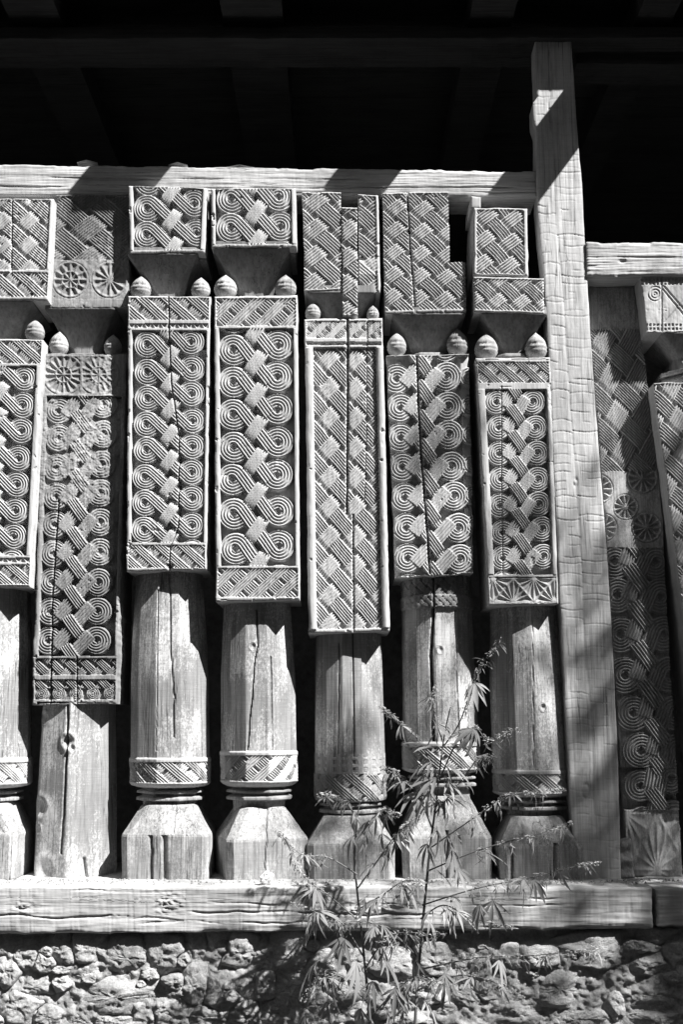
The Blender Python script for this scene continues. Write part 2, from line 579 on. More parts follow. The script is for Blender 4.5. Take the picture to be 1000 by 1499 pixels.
def rosette(px, py, c, R, n=12, deep=3.6):
    qx = px - c[0]; qy = py - c[1]
    rr = np.hypot(qx, qy); th = np.arctan2(qy, qx)
    ph = np.mod(th / (2 * math.pi) * n, 1.0)
    w = 1 - np.abs(ph * 2 - 1)
    h = -deep * np.clip(w * 1.5, 0, 1) * np.clip(rr / (0.35 * R), 0, 1) * np.clip((0.86 * R - rr) / (0.1 * R), 0, 1)
    h = np.where(rr > .9 * R, -1.6 * np.exp(-((rr - .93 * R) / 1.2) ** 2), h)
    return np.where(rr < R, h, 0.0), rr < R


def fans(px, py, y0, y1, x0, x1, n, deep=3.2):
    """triangles filled with fan cuts"""
    h = np.zeros_like(px)
    wdt = (x1 - x0) / n
    k = np.floor((px - x0) / wdt)
    fx = (px - x0) / wdt - k; fy = (py - y0) / (y1 - y0)
    flip = np.mod(k, 2) > 0
    fx = np.where(flip, 1 - fx, fx)
    up = fy < 1 - fx
    ang = np.where(up, np.arctan2(fy, fx), np.arctan2(1 - fy, 1 - fx))
    rr = np.where(up, np.hypot(fx, fy), np.hypot(1 - fx, 1 - fy))
    w = np.abs(np.sin(ang * 2 * 4.0))
    return -deep * w * np.clip((rr - .08) * 4, 0, 1) * np.clip(np.abs(fy - (1 - fx)) * 8, 0, 1)


def zig(px, py, y0, y1, per):
    f = np.abs(np.mod(px / per, 1.0) * 2 - 1)
    c = y0 + (y1 - y0) * f
    return -2.5 + 2.2 * np.exp(-((py - c) / 1.8) ** 2)


def crack(h, px, py, pts, width=0.9, depth=9.0):
    ys = [p[1] for p in pts]; xs = [p[0] for p in pts]
    c = np.interp(py, ys, xs) + 0.8 * fbm(py / 17, py * 0 + xs[0], 3)
    k = np.exp(-((px - c) / width) ** 2) * ((py > ys[0]) & (py < ys[-1]))
    return h - depth * k


def between(a, x0, x1): return (a >= x0) & (a < x1)


def bead(v, c, w, amp=1.0):
    return amp * np.exp(-((v - c) / w) ** 2)

# ------------------------------------------------------------------ ground and building
g = MB(); g.v = [(-60, -60, 0), (60, -60, 0), (60, 60, 0), (-60, 60, 0)]; g.f = [(0, 1, 2, 3)]
tag(g.build('ground', M_GROUND), kind='structure')
# added unseen hill behind the camera, blocks sky light from low angles
az = np.radians(np.linspace(70, 290, 60)); rr_ = np.linspace(14, 75, 26)
A_, R2 = np.meshgrid(az, rr_)
el = np.clip((R2 - 14) / 26, 0, 1)
hz_ = R2 * np.tan(np.radians(43)) * el ** 1.3 * (1 - .25 * np.clip((R2 - 50) / 25, 0, 1)) * (1 + .10 * fbm(A_ * 3, R2 / 20, 3)) + 1.5 * fbm(A_ * 14, R2 / 4, 5) * el - .05
Vh = np.stack([R2 * np.sin(A_), R2 * np.cos(A_), hz_], -1).reshape(-1, 3)
ih = np.arange(Vh.shape[0]).reshape(26, 60)
tag(link('added_hill', Vh, np.stack([ih[:-1, :-1], ih[:-1, 1:], ih[1:, 1:], ih[1:, :-1]], -1).reshape(-1, 4), M_ADDED_HILL), kind='structure')

YB = 0.06                                   # front of the top beam
gal = thing('gallery', 'dark timber gallery with joists and roof boards behind the row of pillars', 'building', (0, 1.5, 0.3))
zs_top = W3(500, 1287, 0.0)[2]
zs_bot = W3(500, 1368, -0.163)[2]
MB().box(-5, 5, 4.0, 4.15, 0.02, 4.2).build('back_wall', M_GALLERY_WALL, gal)
MB().box(-5.1, -4.95, 0.25, 3.98, 0.02, 4.2).build('side_wall', M_GALLERY_WALL, gal)
MB().box(4.95, 5.1, 0.25, 3.98, 0.02, 4.2).build('side_wall', M_GALLERY_WALL, gal)
zj0 = W3(500, 40, YB)[2]; zj1 = W3(500, 2, YB)[2]


def cast_tip(z, py, yr): return yr - (z - W3(500, py, yr)[2]) / 2.0        # how far out an edge at height z must reach to shade photo row py


def cast_x(z, px, py, yr):
    q = W3(px, py, yr); return q[0] + .72 * (z - q[2])


yr_ = cast_tip(zj1, 133, .03)
for k in range(5):
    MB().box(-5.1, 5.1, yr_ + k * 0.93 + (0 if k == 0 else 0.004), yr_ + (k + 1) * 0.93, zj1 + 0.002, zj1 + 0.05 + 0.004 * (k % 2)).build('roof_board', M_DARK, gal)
for (xl, xr, yl, tip, Yr) in ((126, 247, 248, 282, YB), (493, 589, 248, 272, YB), (761, 847, 218, 258, .03)):
    a = cast_x(zj1, xl, yl, Yr); b = cast_x(zj0, xr, yl, Yr)
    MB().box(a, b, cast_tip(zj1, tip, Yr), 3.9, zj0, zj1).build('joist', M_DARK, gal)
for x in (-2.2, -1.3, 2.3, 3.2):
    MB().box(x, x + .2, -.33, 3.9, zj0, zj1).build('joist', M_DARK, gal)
# dark lintel under the joists, on which the post stops
zl0 = W3(700, 56, 0.0)[2]
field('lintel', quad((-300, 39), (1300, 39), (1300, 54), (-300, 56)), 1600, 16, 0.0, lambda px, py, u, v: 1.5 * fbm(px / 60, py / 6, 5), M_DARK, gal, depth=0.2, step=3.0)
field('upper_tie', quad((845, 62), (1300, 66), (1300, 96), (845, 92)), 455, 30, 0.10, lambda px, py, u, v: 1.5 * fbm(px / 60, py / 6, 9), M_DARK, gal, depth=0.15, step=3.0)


def beam_h(px, py, u, v):
    h = .6 * fbm(px / 90, py / 9, 2) + 0.8 * fbm(px / 50, py / 1.8, 8)
    for i, (y, s, d) in enumerate(((0.42, 0.010, 2.5), (0.70, -0.004, 3.5), (0.86, .006, 1.8))):
        c = y + 0.10 * fbm(px / 130, px * 0, 20 + i)
        h = h - d * np.exp(-((v - c) * 40 / 0.9) ** 2) * np.clip(.6 + 2.0 * fbm(px / 70, px * 0, 31 + i), 0, 1)
    h = h - 3.5 * np.clip((0.12 - v) / 0.12, 0, 1) * np.clip(fbm(px / 28, px * 0, 55) * 3, 0, 1)
    return h


bt = thing('top_beam', 'long cracked horizontal beam above the six middle pillars, crossed by joist shadows', 'beam', W3(390, 262, YB))
field('timber', edges([(-120, 239), (-120, 284)], [(786, 250), (786, 287)]), 906, 42, YB, beam_h, M_BEAM, bt, depth=0.16, step=1.4, stepv=.9, wob=.8)
for (x0, x1, y) in ((112, 142, 236), (246, 274, 239.5), (330, 372, 243)):
    a = W3(x0, y + 1.5, YB + .01); b = W3(x1, y + 1.8, YB + .01); m = W3((x0 + x1) / 2, y, YB + .01)
    s_ = MB()
    s_.v += [a, (m[0], m[1] - .012, m[2]), b, (a[0], a[1] + .03, a[2] - .006), (m[0], m[1] + .03, m[2] - .004), (b[0], b[1] + .03, b[2] - .006), (m[0], m[1] - .004, m[2] - .01)]
    s_.f += [(0, 1, 4, 3), (1, 2, 5, 4), (0, 6, 1), (1, 6, 2)]
    s_.build('splinter', M_BEAM, bt)
br = thing('side_beam', 'short sunlit beam to the right of the tall post, above the two right hand pillars', 'beam', W3(960, 380, 0.035))
field('timber', edges([(859, 354), (860, 404)], [(1190, 356), (1190, 402)]), 330, 50, 0.02,
      lambda px, py, u, v: beam_h(px + 400, py, u, v) - 3 * np.exp(-((px - 912) / 5) ** 2 - ((py - 382) / 3) ** 2) - 4 * np.clip(v - .86, 0, 1) * 8 * np.clip(fbm(px / 20, px * 0, 77) + .3, 0, 1), M_BEAM, br, depth=0.15, step=1.3, stepv=.9, wob=.9)

# tall post with adze cuts
def post_h(px, py, u, v):
    split = 0.42 + 0.05 * fbm(py / 120, py * 0, 4) + 0.00012 * (py - 600)
    h = -.7 * np.exp(-((u - split) / 0.03) ** 2) + .45 * fbm(px / 20, py / 90, 3) + .35 * vn(px / 1.8, py / 90, 9)
    for side in (0, 1):
        R_ = random.Random(10 + side); y = 100.0
        sel = (u > split) if side else (u <= split)
        acc = np.zeros_like(px)
        while y < 1290:
            y += R_.uniform(8, 19)
            x0 = R_.choice((-.2, -.2, -.1, .15, .4)); x1 = R_.choice((1.2, 1.2, 1.1, .8, .55))
            uu = np.where(side == 1, (u - split) / (1 - split), u / split)
            c = y + 3.0 * (uu - .5) ** 2 * R_.choice((-1, 1)) * 3 + 1.6 * (uu - .5) + 1.0 * fbm(uu * 4, uu * 0 + y * .1, 2)
            dd = py - c
            am = R_.uniform(.06, .28) * (1.0 if y < 900 else .6)
            acc = acc + np.where((dd > 0) & (dd < 12), -am * (1 - dd / 12), 0) * np.clip((uu - x0) * 6, 0, 1) * np.clip((x1 - uu) * 6, 0, 1) \
                - am * 3.3 * np.exp(-(dd / .8) ** 2) * np.clip((uu - x0) * 8, 0, 1) * np.clip((x1 - uu) * 8, 0, 1)
        h = h + np.where(sel, acc, 0)
    for (kx, ky, kr) in ((858, 1158, 6), (843, 706, 3)):
        d = np.hypot((px - kx), (py - ky) * .55)
        h = h + 1.2 * np.exp(-(d / kr) ** 2) - 1.3 * np.exp(-((d - kr * .9) / 1.6) ** 2)
    return h


po = thing('corner_post', 'tall squared post with rows of adze cuts, standing right of the sixth pillar', 'post', W3(866, 1288, .03))
field('timber', edges([(783, 54), (786, 128), (787, 142), (781, 150), (782, 176), (786, 190), (788, 300), (800, 430), (811, 640), (818, 800), (825, 950), (838, 1200), (844, 1292)],
                      [(836, 54), (841, 120), (847, 210), (852, 260), (858, 370), (866, 500), (876, 640), (889, 800), (898, 950), (906, 1120), (910, 1292)]),
      66, 1238, 0.03, post_h, M_POST, po, depth=0.09, step=1.25, stepv=1.1, wob=0.45, lip=1.0)

# sill
def sill_h(px, py, u, v):
    h = 1.4 * fbm(px / 120, py / 16, 6) + 0.6 * fbm(px / 60, py / 4, 7)
    x = 0.0
    R_ = random.Random(5)
    for k in range(95):
        x += R_.uniform(5, 17)
        h = h - R_.uniform(.1, .45) * np.exp(-((px - x - 2 * v) / .9) ** 2)
    for (c, x0, x1, yy, d) in ((0, -40, 190, 1343, 3.5), (1, 190, 270, 1345, 2.6), (2, 270, 480, 1336, 4.5), (3, 480, 640, 1338, 5), (4, 680, 830, 1325, 1.8), (5, 200, 330, 1352, 2), (6, 100, 200, 1306, 1.5), (7, 700, 890, 1358, 2.5), (8, 350, 460, 1350, 3), (9, 770, 826, 1317, 3), (10, 300, 420, 1322, 1.6)):
        cc = yy + 7 * fbm(px / 70, px * 0, 60 + c)
        h = h - d * np.exp(-((py - cc) / 1.3) ** 2) * np.clip((px - x0) / 25, 0, 1) * np.clip((x1 - px) / 25, 0, 1) * np.clip(.8 + 1.5 * fbm(px / 22, px * 0, 80 + c), 0, 1)
    for (kx, ky, rx, ry) in ((247, 1322, 16, 14), (575, 1330, 34, 14), (33, 1327, 14, 6), (518, 1330, 20, 10)):
        d = np.hypot((px - kx) / rx, (py - ky) / ry)
        a = np.sin(d * 6 + 9 * fbm(px / 22, py / 9, 90)) * np.exp(-d ** 2) * 1.4
        h = h + a + 1.6 * fbm(px / 9, py / 5, 91) * np.exp(-d * d)
    h = h - 5 * np.clip((v - .82) / .18, 0, 1) ** 2 * np.clip(.35 + 1.6 * fbm(px / 35, px * 0, 100), 0, 1)
    return h


YS_ = -0.163
si = thing('sill_beam', 'long heavy sill timber running under the pillars on top of the stone wall', 'beam', W3(420, 1370, YS_))
field('timber', edges([(-260, 1297), (-260, 1370)], [(956, 1299), (957, 1360)]), 1216, 72, YS_, sill_h, M_SILL, si, depth=0.62, step=1.7, stepv=1.1, wob=1.6, lip=2.5)
s2 = thing('sill_end_beam', 'shorter sill timber butted against the long one at the right edge', 'beam', W3(1000, 1358, YS_ + .004))
field('timber', edges([(961, 1302), (963, 1356)], [(1300, 1299), (1300, 1352)]), 340, 54, YS_ + .004, lambda px, py, u, v: sill_h(px + 333, py - 5, u, v), M_SILL, s2, depth=0.6, step=1.4, stepv=1.0, wob=1.4)
# crumbs of earth and bark on the sill
cr = MB(); R_ = random.Random(21)
for k in range(420):
    x = R_.uniform(-1.25, 1.2); y = R_.triangular(-.15, 0.0, -.02); r = R_.uniform(.0012, .0045) * (1.6 if R_.random() < .08 else 1)
    n = len(cr.v); z = zs_top + 0.002
    for q in range(5):
        a = q * 1.2566 + R_.uniform(-.3, .3); cr.v.append((x + r * math.cos(a) * 1.5, y + r * math.sin(a), z - .003))
    cr.v.append((x, y, z + r * R_.uniform(.6, 1.3)))
    cr.f += [(n + q, n + (q + 1) % 5, n + 5) for q in range(5)]
tag(cr.build('sill_debris', M_MORTAR), kind='stuff')

# ------------------------------------------------------------------ carved pillars
GRP = 'old carved wooden pillars standing side by side on the sill'
M_K = [(0, .5), (.12, .6), (.22, .82), (.34, .97), (.46, 1.0), (.58, .94), (.70, .80), (.80, .60), (.88, .38), (.95, .16), (1.0, .03)]


def knob(par, cx, cy, r, Y, zbase, mat=M_KNOB, tall=1.0, notch=True):
    Yk = Y + r * S + 0.006
    x, z = P(cx, cy, Yk); x = float(x); z = float(z)
    rr = r * S * (Yk - CAM_Y) / 3.95
    ztop = z + rr * 1.02 * tall
    nz, nt = 30, 36
    tv = np.linspace(0, 1, nz); th = np.linspace(0, 2 * math.pi, nt, endpoint=False)
    fr = np.interp(tv, [k[0] for k in M_K], [k[1] for k in M_K])
    T, A = np.meshgrid(tv, th, indexing='ij')
    Rr = rr * np.repeat(fr[:, None], nt, 1)
    if notch:
        Rr = Rr - rr * .14 * np.exp(-((T - .56) / .05) ** 2) * (np.mod(A * 9 / math.pi, 1) < .5) - rr * .07 * np.exp(-((T - .40) / .025) ** 2)
    Rr = Rr * (1 + .06 * vn(A * 1.5, T * 3, int(cx)))
    V = np.stack([x + Rr * np.cos(A), Yk + Rr * np.sin(A), zbase - .003 + (ztop - zbase + .003) * T], -1).reshape(-1, 3)
    idx = np.arange(nz * nt).reshape(nz, nt); nx = np.roll(idx, -1, 1)
    q = np.stack([idx[:-1], nx[:-1], nx[1:], idx[1:]], -1).reshape(-1, 4)
    return link('knob', V, q, mat, par)


def lin(*pts):
    ys = [p[1] for p in pts]; xs = [p[0] for p in pts]
    o = np.argsort(ys)
    ys = np.array(ys)[o]; xs = np.array(xs)[o]
    # extrapolate linearly
    k = (xs[-1] - xs[0]) / (ys[-1] - ys[0])
    return lambda y: xs[0] + k * (np.asarray(y, float) - ys[0])


def neck(par, yb, yp, axis, hw, Y, nhw=None):
    """flared throat between the capital block and the shoulder of the panel, with a thin moulding at its foot"""
    nh = nhw or hw * .46
    L_ = yp - yb
    rows = [(yb - 10, hw * .95, 0.03), (yb + 0.5, hw * .95, 0.03), (yb + L_ * .25, hw * .76, .1), (yb + L_ * .5, hw * .60, .25), (yb + L_ * .8, nh * 1.03, .5),
            (yp - 4, nh, .58), (yp - 3, nh * 1.35, .58), (yp + 2, nh * 1.42, .58), (yp + 4, nh * 1.1, .58), (yp + 30, nh * 1.1, .58)]
    polar('neck', rows, axis, Y, Y + hw * S, chamf, M_NECK_SHADED, par, nth=90, step=1.5, rough=.5)


def foot(par, axis, Y, D, top, ring, y0, y1, y2, hw_top, hw, mat=M_BASE, seed=0, cr=(), rot=0.0):
    """two turned mouldings and the flared block on which a pillar stands"""
    Yc = Y + D
    a, b = ring
    polar('neck_ring', [(a - 5, b * .82, .58), (a + 3, b * .82, .58), (a + 5, b * .98, .58), (a + 8, b * .99, .58), (a + 10, b * .82, .58), (a + 12, b * .82, .58), (a + 15, b * 1.0, .58), (a + 19, b * 1.0, .58), (a + 21, b * .80, .58), (a + 40, b * .78, .58)], axis, Y, Yc + .02,
          chamf, mat, par, nth=110, step=1.0, rough=.4)
    def cv(px, py, arc):
        h = .6 * fbm(px / 16, py / 22, seed) + .4 * fbm(px / 4, py / 40, seed + 9)
        for (cx, ya, yb, d, w) in cr:
            c = cx + 2.5 * fbm(py / 20, py * 0, cx)
            h = h - d * np.exp(-((px - c) / w) ** 2) * ((py > ya) & (py < yb))
        return h
    polar('base_block', [(y0, hw_top * .92, .30), (y0 + 2, hw_top, .28), (y1 - 1, hw * .955, .16), (y1 + 2, hw * .965, .15), (y2, hw * .955, .15)], axis, Y, Yc, lambda t, c: chamf(t - rot, c) / (1 + .18 * abs(rot) * 2), mat, par,
          nth=150, step=1.3, carve=cv, rough=.35, seed=seed, smooth=False)


def collar_carve(pat, y0, y1):
    def cv(px, py, arc):
        h = pat(arc, py)
        h = np.where((py < y0 + 4) | (py > y1 - 4), 0.4, h)
        return h
    return cv


def shaft_carve(cracks, seed, holes=()):
    def cv(px, py, arc):
        h = np.zeros_like(px)
        for (pts, w, d) in cracks: h = crack(h, px, py, pts, w, d)
        for (x, y, r, d) in holes:
            q = np.hypot(px - x, (py - y) * .8)
            h = h - d * np.exp(-(q / r) ** 2) + .35 * d * np.exp(-((q - 1.6 * r) / (.5 * r)) ** 2)
        return h
    return cv


def strip1(px, py, x0, y0, Pp=22, n=4, w=.56): return weave(px, py, Pp, x0, y0, w, n, 42, 47, over=1, w2=.84) + 1.0
def strip2(px, py, x0, y0, Pp=22, n=4, w=.84): return weave(px, py, Pp, x0, y0, w, n * 1.5, 42, 44, over=2, w2=.56) + 1.0


def panel(par, TL, TR, BR, BL, Y, fieldf, strips=(), wl=7, wr=6, D=0.24, mat=M_CARVE, step=1.1, cracks=(), rail=1.0, mod=None, mask=None, name='carved_panel', wob=.8, top=2.2, bot=2.2):
    w = (TR[0] - TL[0] + BR[0] - BL[0]) / 2; h = BL[1] - TL[1]
    def hf(px, py, u, v):
        H = fieldf(px, py)
        xl = u * w; xr = (1 - u) * w; yt = v * h; yb = (1 - v) * h
        if wl: H = np.where(xl < wl, rail * (1 - 1.2 * ((xl - wl * .5) / wl) ** 2 * 2) + .4 * fbm(xl / 3, py / 25, 3), H)
        if wr: H = np.where(xr < wr, rail * (1 - 1.2 * ((xr - wr * .5) / wr) ** 2 * 2) + .4 * fbm(xr / 3, py / 25, 4), H)
        for (y0, y1, fn) in strips:
            sel = between(py, y0, y1)
            H = np.where(sel, fn(px, py), H)
            inn = sel & ((xl < 2.6) | (xr < 2.6))
            H = np.where(inn, .3, H)
            H = np.where(np.abs(py - y0) < 1.9, .5, H); H = np.where(np.abs(py - y1) < 1.9, .5, H)
        H = np.where((yt < top) | (yb < bot), .2, H)
        # knocks and worn patches
        ch = fbm(px / 13 + TL[0], py / 11 + TL[1], 71)
        m = np.clip((ch - .52) * 6, 0, .8)
        H = H * (1 - m) + m * (-2.8 + 1.5 * fbm(px / 4, py / 4, 72))
        H = H - 4.0 * np.exp(-np.minimum(np.minimum(xl, xr), np.minimum(yt, yb)) / 2.2) * np.clip((fbm(px / 9, py / 15, int(abs(TL[0])) % 50 + 73) - .35) * 5, 0, 1)
        if mod: H = mod(H, px, py)
        for (pts, cw, cd) in cracks: H = crack(H, px, py, pts, cw, cd)
        return H
    return field(name, quad(TL, TR, BR, BL), w, h, Y, hf, mat, par, depth=D, step=step, mask=mask, wob=wob)


def rows(c0, c1, n):
    return [(c0[0] + (c1[0] - c0[0]) * k / (n - 1), c0[1] + (c1[1] - c0[1]) * k / (n - 1)) for k in range(n)]


def pillar(label, axis, ybase, Y, hw):
    x, _ = P(axis(ybase), ybase, Y + hw * S); z = zs_top
    return thing('carved_pillar', label, 'pillar', (float(x), Y + hw * S, z), GRP)


def zt(py, Y): return W3(500, py, Y)[2]


# --- first pillar (cut by the left edge)
Y = 0.0; ax = lin((-2, 300), (-20, 870), (-23, 1285))
p = pillar('bright pillar cut off by the left edge, spirals below a woven capital', ax, 1285, Y, 60)
panel(p, (-62, 290), (78, 291), (70, 440), (-66, 438), Y, lambda a, b: weave(a, b, 26, 40, 306, n=6, w=.76, a=42, b=42), [(397, 436, lambda a, b: strip1(a, b, 8, 400, 24))], wl=5, wr=5, name='capital_block', cracks=[([(17, 285), (16, 400)], .8, 6)])
neck(p, 440, 495, lin((5, 440), (3, 500)), 66, Y)
Lc = rows((-36, 556), (-50, 787), 7); Rc = rows((34, 554), (19, 786), 7)
panel(p, (-66, 495), (63, 497), (43, 859), (-84, 858), Y, lambda a, b: braid(a, b, Lc, Rc, 19.5), [(497, 534, lambda a, b: strip1(a, b, 10, 500)), (815, 825, lambda a, b: zig(a, b, 815, 825, 13)), (825, 857, lambda a, b: strip1(a, b, 0, 830))], wl=8, wr=8, step=.84)
knob(p, 51, 482, 15, Y, zt(497, Y)); knob(p, -42, 482, 15, Y, zt(497, Y))
polar('shaft', [(845, 56, 0), (870, 57, 0), (980, 60, 0), (1113, 61, 0)], ax, Y, Y + .165, ngon(12, .15, .015, 3), M_SHAFT, p, rough=.18, smooth=False, carve=shaft_carve([([(8, 870), (6, 1000)], .7, 4)], 1))
polar('collar_band', [(1110, 61, 0), (1113, 63, 0), (1149, 63, 0), (1153, 60, 0), (1156, 48, 0)], ax, Y, Y + .165, ngon(12, .15, .015, 3), M_CARVE, p, nth=190, step=1, carve=collar_carve(lambda a, b: strip1(a, b, 0, 1130, 22), 1114, 1151))
foot(p, ax, Y, .145, 1156, (1156, 49), 1178, 1222, 1287, 40, 61, seed=3)

# --- second pillar: weathered, stands straight on the sill
Y = 0.045; ax = lin((132, 290), (110, 1035), (108, 1285))
p = pillar('most weathered pillar, rosettes on its capital, plain shaft set straight on the sill', ax, 1285, Y, 58)
def cap1(a, b):
    H = weave(a, b, 37, 128, 357, n=8, w=.78, a=40, b=36)
    r1, m1 = rosette(a, b, (102, 409), 29, 12); r2, m2 = rosette(a, b, (160, 409), 29, 12); r3, m3 = rosette(a, b, (102, 409), 14, 8)
    low = b > 380
    flat = -.6 + .6 * fbm(a / 4, b / 4, 8)
    H = np.where(low, np.where(m3, r3, np.where(m1, r1, np.where(m2, r2, flat))), H)
    return np.where(b > 438, -.2, H)
def wear1(H, px, py):
    m = np.clip(.55 * fbm(px / 40, py / 60, 9) + .45 - np.abs(py - 405) / 260, 0, .5)
    return H * (1 - m) + m * (2.4 * fbm(px / 6, py / 6, 19) - 1.5)
panel(p, (81, 285), (188, 284), (187, 449), (71, 451), Y, cap1, wl=0, wr=0, mat=M_WORN, name='capital_block', mod=wear1)
neck(p, 451, 514, lin((129, 450), (126, 520)), 56, Y)
Lc = rows((86, 600), (71, 937), 9); Rc = rows((151, 592), (140, 937), 9)
def p1f(a, b):
    return braid(a, b, Lc, Rc, 20.5, mirror=True)
def wear2(H, px, py):
    m = np.clip(.75 - np.abs(py - 660) / 230 + .9 * fbm(px / 25, py / 40, 3), 0, .75) * between(py, 582, 958)
    lump = 1.8 * fbm(px / 6.0, py / 5.5, 7) - 2.2 + .9 * vn(px / 2.5, py / 2.2, 17)
    m2 = np.clip(m + .28 * between(py, 518, 578) + .35 * np.clip((px - 105) / 40, 0, 1) * between(py, 518, 578), 0, .85)
    return H * (1 - m2) + m2 * lump
def sq(a, b):
    r1, m1 = rosette(a, b, (92, 548), 33, 16, 3.4); r2, m2 = rosette(a, b, (144, 548), 33, 16, 3.4)
    r = np.where(a < 118, r1, r2); i1, _ = rosette(a, b, (92, 548), 13, 8); i2, _ = rosette(a, b, (144, 548), 13, 8)
    r = np.where(np.hypot(a - 92, b - 548) < 13, i1, r); r = np.where(np.hypot(a - 144, b - 548) < 13, i2, r)
    return np.where(np.abs(a - 118) < 1.6, .3, r)
panel(p, (63, 518), (184, 517), (170, 1030), (46, 1032), Y, p1f, [(520, 578, sq), (962, 990, lambda a, b: weave(a, b, 17, 70, 976, .66, 4)), (993, 1026, lambda a, b: np.where(b < 1008, weave(a, b, 17, 70, 1002, .66, 4), np.maximum(rings_col(a, b, [(60 + 25 * k, 1015) for k in range(6)], 10, 4), FLOOR + 1)))],
      wl=7, wr=5, mat=M_WORN, step=.84, mod=wear2, cracks=[([(85, 730), (76, 870), (73, 1030)], 1.0, 8), ([(112, 960), (112, 1030)], .8, 6)], wob=1.6)
knob(p, 86, 503, 15, Y, zt(518, Y), tall=1.25); knob(p, 165, 503, 14, Y, zt(518, Y))
polar('shaft', [(1020, 52, 0), (1040, 52, 0), (1150, 55, 0), (1287, 57.5, 0)], ax, Y, Y + .135, ngon(8, .5, .02, 5), M_SHAFT, p, nth=150, rough=.2, carve=shaft_carve([([(112, 1030), (110, 1120), (107, 1190), (103, 1250)], 1.1, 9), ([(133, 1255), (137, 1288)], 1.2, 7)], 1, [(112, 1085, 6, 6), (118, 1095, 3, 4), (70, 1182, 8, 4), (66, 1215, 4, 3), (78, 1275, 10, 3), (74, 1050, 5, 4)]))

# --- third pillar
Y = 0.0; ax = lin((246, 272), (247, 640), (250, 1285))
p = pillar('third pillar from the left, eight rows of spirals below a fine zigzag line', ax, 1285, Y, 60)
C1 = [(214, 303), (215, 343)]; C2 = [(283, 299), (288, 340)]
panel(p, (188, 272), (304, 275), (299, 369), (189, 371), Y, lambda a, b: braid(a, b, C1, C2, 20.5), wl=6, wr=7, step=.78, name='capital_block', D=.055, bot=4, top=1)
MB().box(W3(190, 290, Y)[0], W3(301, 290, Y)[0], Y + .056, Y + .26, zt(371, Y), zt(287, Y)).build('capital_core', M_NECK_SHADED, p)
neck(p, 371, 430, lin((246, 372), (248, 440)), 56, Y)
Lc = rows((216, 504), (211, 774), 8); Rc = rows((280, 500), (281.5, 768), 8)
panel(p, (187, 433), (308, 434), (302, 833), (185, 837), Y, lambda a, b: braid(a, b, Lc, Rc, 19.6), [(434, 470, lambda a, b: strip1(a, b, 205, 452, 25)), (472, 482, lambda a, b: zig(a, b, 472, 482, 12)), (796, 833, lambda a, b: strip1(a, b, 200, 815, 23))], wl=6, wr=5, step=.8,
      cracks=[([(246, 434), (247, 480), (250, 560), (262, 640), (261, 770), (249, 800), (247, 840)], .8, 7), ([(247, 825), (250, 838)], 3, 6)])
knob(p, 206, 419, 16, Y, zt(434, Y)); knob(p, 294, 420, 15, Y, zt(434, Y))
polar('shaft', [(815, 49, 0), (850, 50, 0), (940, 55, 0), (1000, 56.5, 0), (1113, 57, 0)], ax, Y, Y + .165, ngon(12, .19, .015, 11), M_SHAFT, p, rough=.18, smooth=False, carve=shaft_carve([([(256, 838), (258, 950), (263, 1020), (262, 1080)], .8, 7), ([(239, 860), (238, 1100)], .8, 2.0)], 1))
polar('collar_band', [(1109, 56, 0), (1112, 58.5, 0), (1148, 58, 0), (1152, 55, 0), (1155, 46, 0)], ax, Y, Y + .165, ngon(12, .19, .015, 11), M_CARVE, p, nth=190, step=1, carve=collar_carve(lambda a, b: strip1(a, b, 0, 1131, 24), 1113, 1150))
foot(p, ax, Y, .145, 1155, (1155, 46), 1180, 1223, 1288, 38, 62.5, seed=5, cr=[(231, 1222, 1290, 7, 2.2), (250, 1222, 1290, 8, 3.0), (262, 1180, 1222, 2, 1)])

# --- fourth pillar
Y = -0.01; ax = lin((371, 275), (376, 640), (381, 1285))
p = pillar('fourth pillar from the left, with the largest spirals in seven rows', ax, 1285, Y, 60)
C1 = [(338, 289), (338, 333)]; C2 = [(408, 286), (411, 332)]
panel(p, (309, 276), (433, 275), (434, 361), (309, 362), Y, lambda a, b: braid(a, b, C1, C2, 22.5), wl=6, wr=7, step=.78, name='capital_block', D=.055, bot=4, top=1)
MB().box(W3(311, 290, Y)[0], W3(432, 290, Y)[0], Y + .056, Y + .26, zt(362, Y), zt(289, Y)).build('capital_core', M_NECK_SHADED, p)
neck(p, 362, 430, lin((372, 362), (374, 440)), 61, Y)
Lc = [(342, 511), (342, 557), (342, 605), (341, 653), (339.5, 701), (342, 751), (345, 803)]; Rc = [(408, 504), (406, 552), (406, 598), (406, 648), (406, 695), (408, 747), (408, 799)]
panel(p, (313, 434), (435, 432), (439, 878), (316, 881), Y, lambda a, b: braid(a, b, Lc, Rc, 23.2), [(435, 479, lambda a, b: strip2(a, b, 340, 457, 27)), (830, 876, lambda a, b: strip2(a, b, 340, 852, 25))], wl=7, wr=6, step=.84)
knob(p, 330, 419, 18, Y, zt(433, Y)); knob(p, 418, 418, 17, Y, zt(433, Y))
polar('shaft', [(862, 48, 0), (900, 49, 0), (985, 53, 0), (1103, 53, 0)], ax, Y, Y + .165, ngon(12, .10, .015, 13), M_SHAFT, p, rough=.18, smooth=False, carve=shaft_carve([([(379, 890), (381, 945), (376, 970), (373, 1020), (370, 1050), (366, 1102)], .9, 6), ([(400, 960), (401, 1102)], .6, 3)], 1, [(374, 945, 3, 2)]))
polar('collar_band', [(1099, 52, 0), (1102, 54.5, 0), (1146, 54, 0), (1150, 51, 0), (1154, 44, 0)], ax, Y, Y + .165, ngon(12, .10, .015, 13), M_CARVE, p, nth=190, step=1, carve=collar_carve(lambda a, b: strip2(a, b, 0, 1126, 24), 1103, 1148))
foot(p, ax, Y, .145, 1154, (1154, 46), 1184, 1230, 1290, 36, 66, seed=7, cr=[(392, 1184, 1290, 3, 1)], rot=.28)

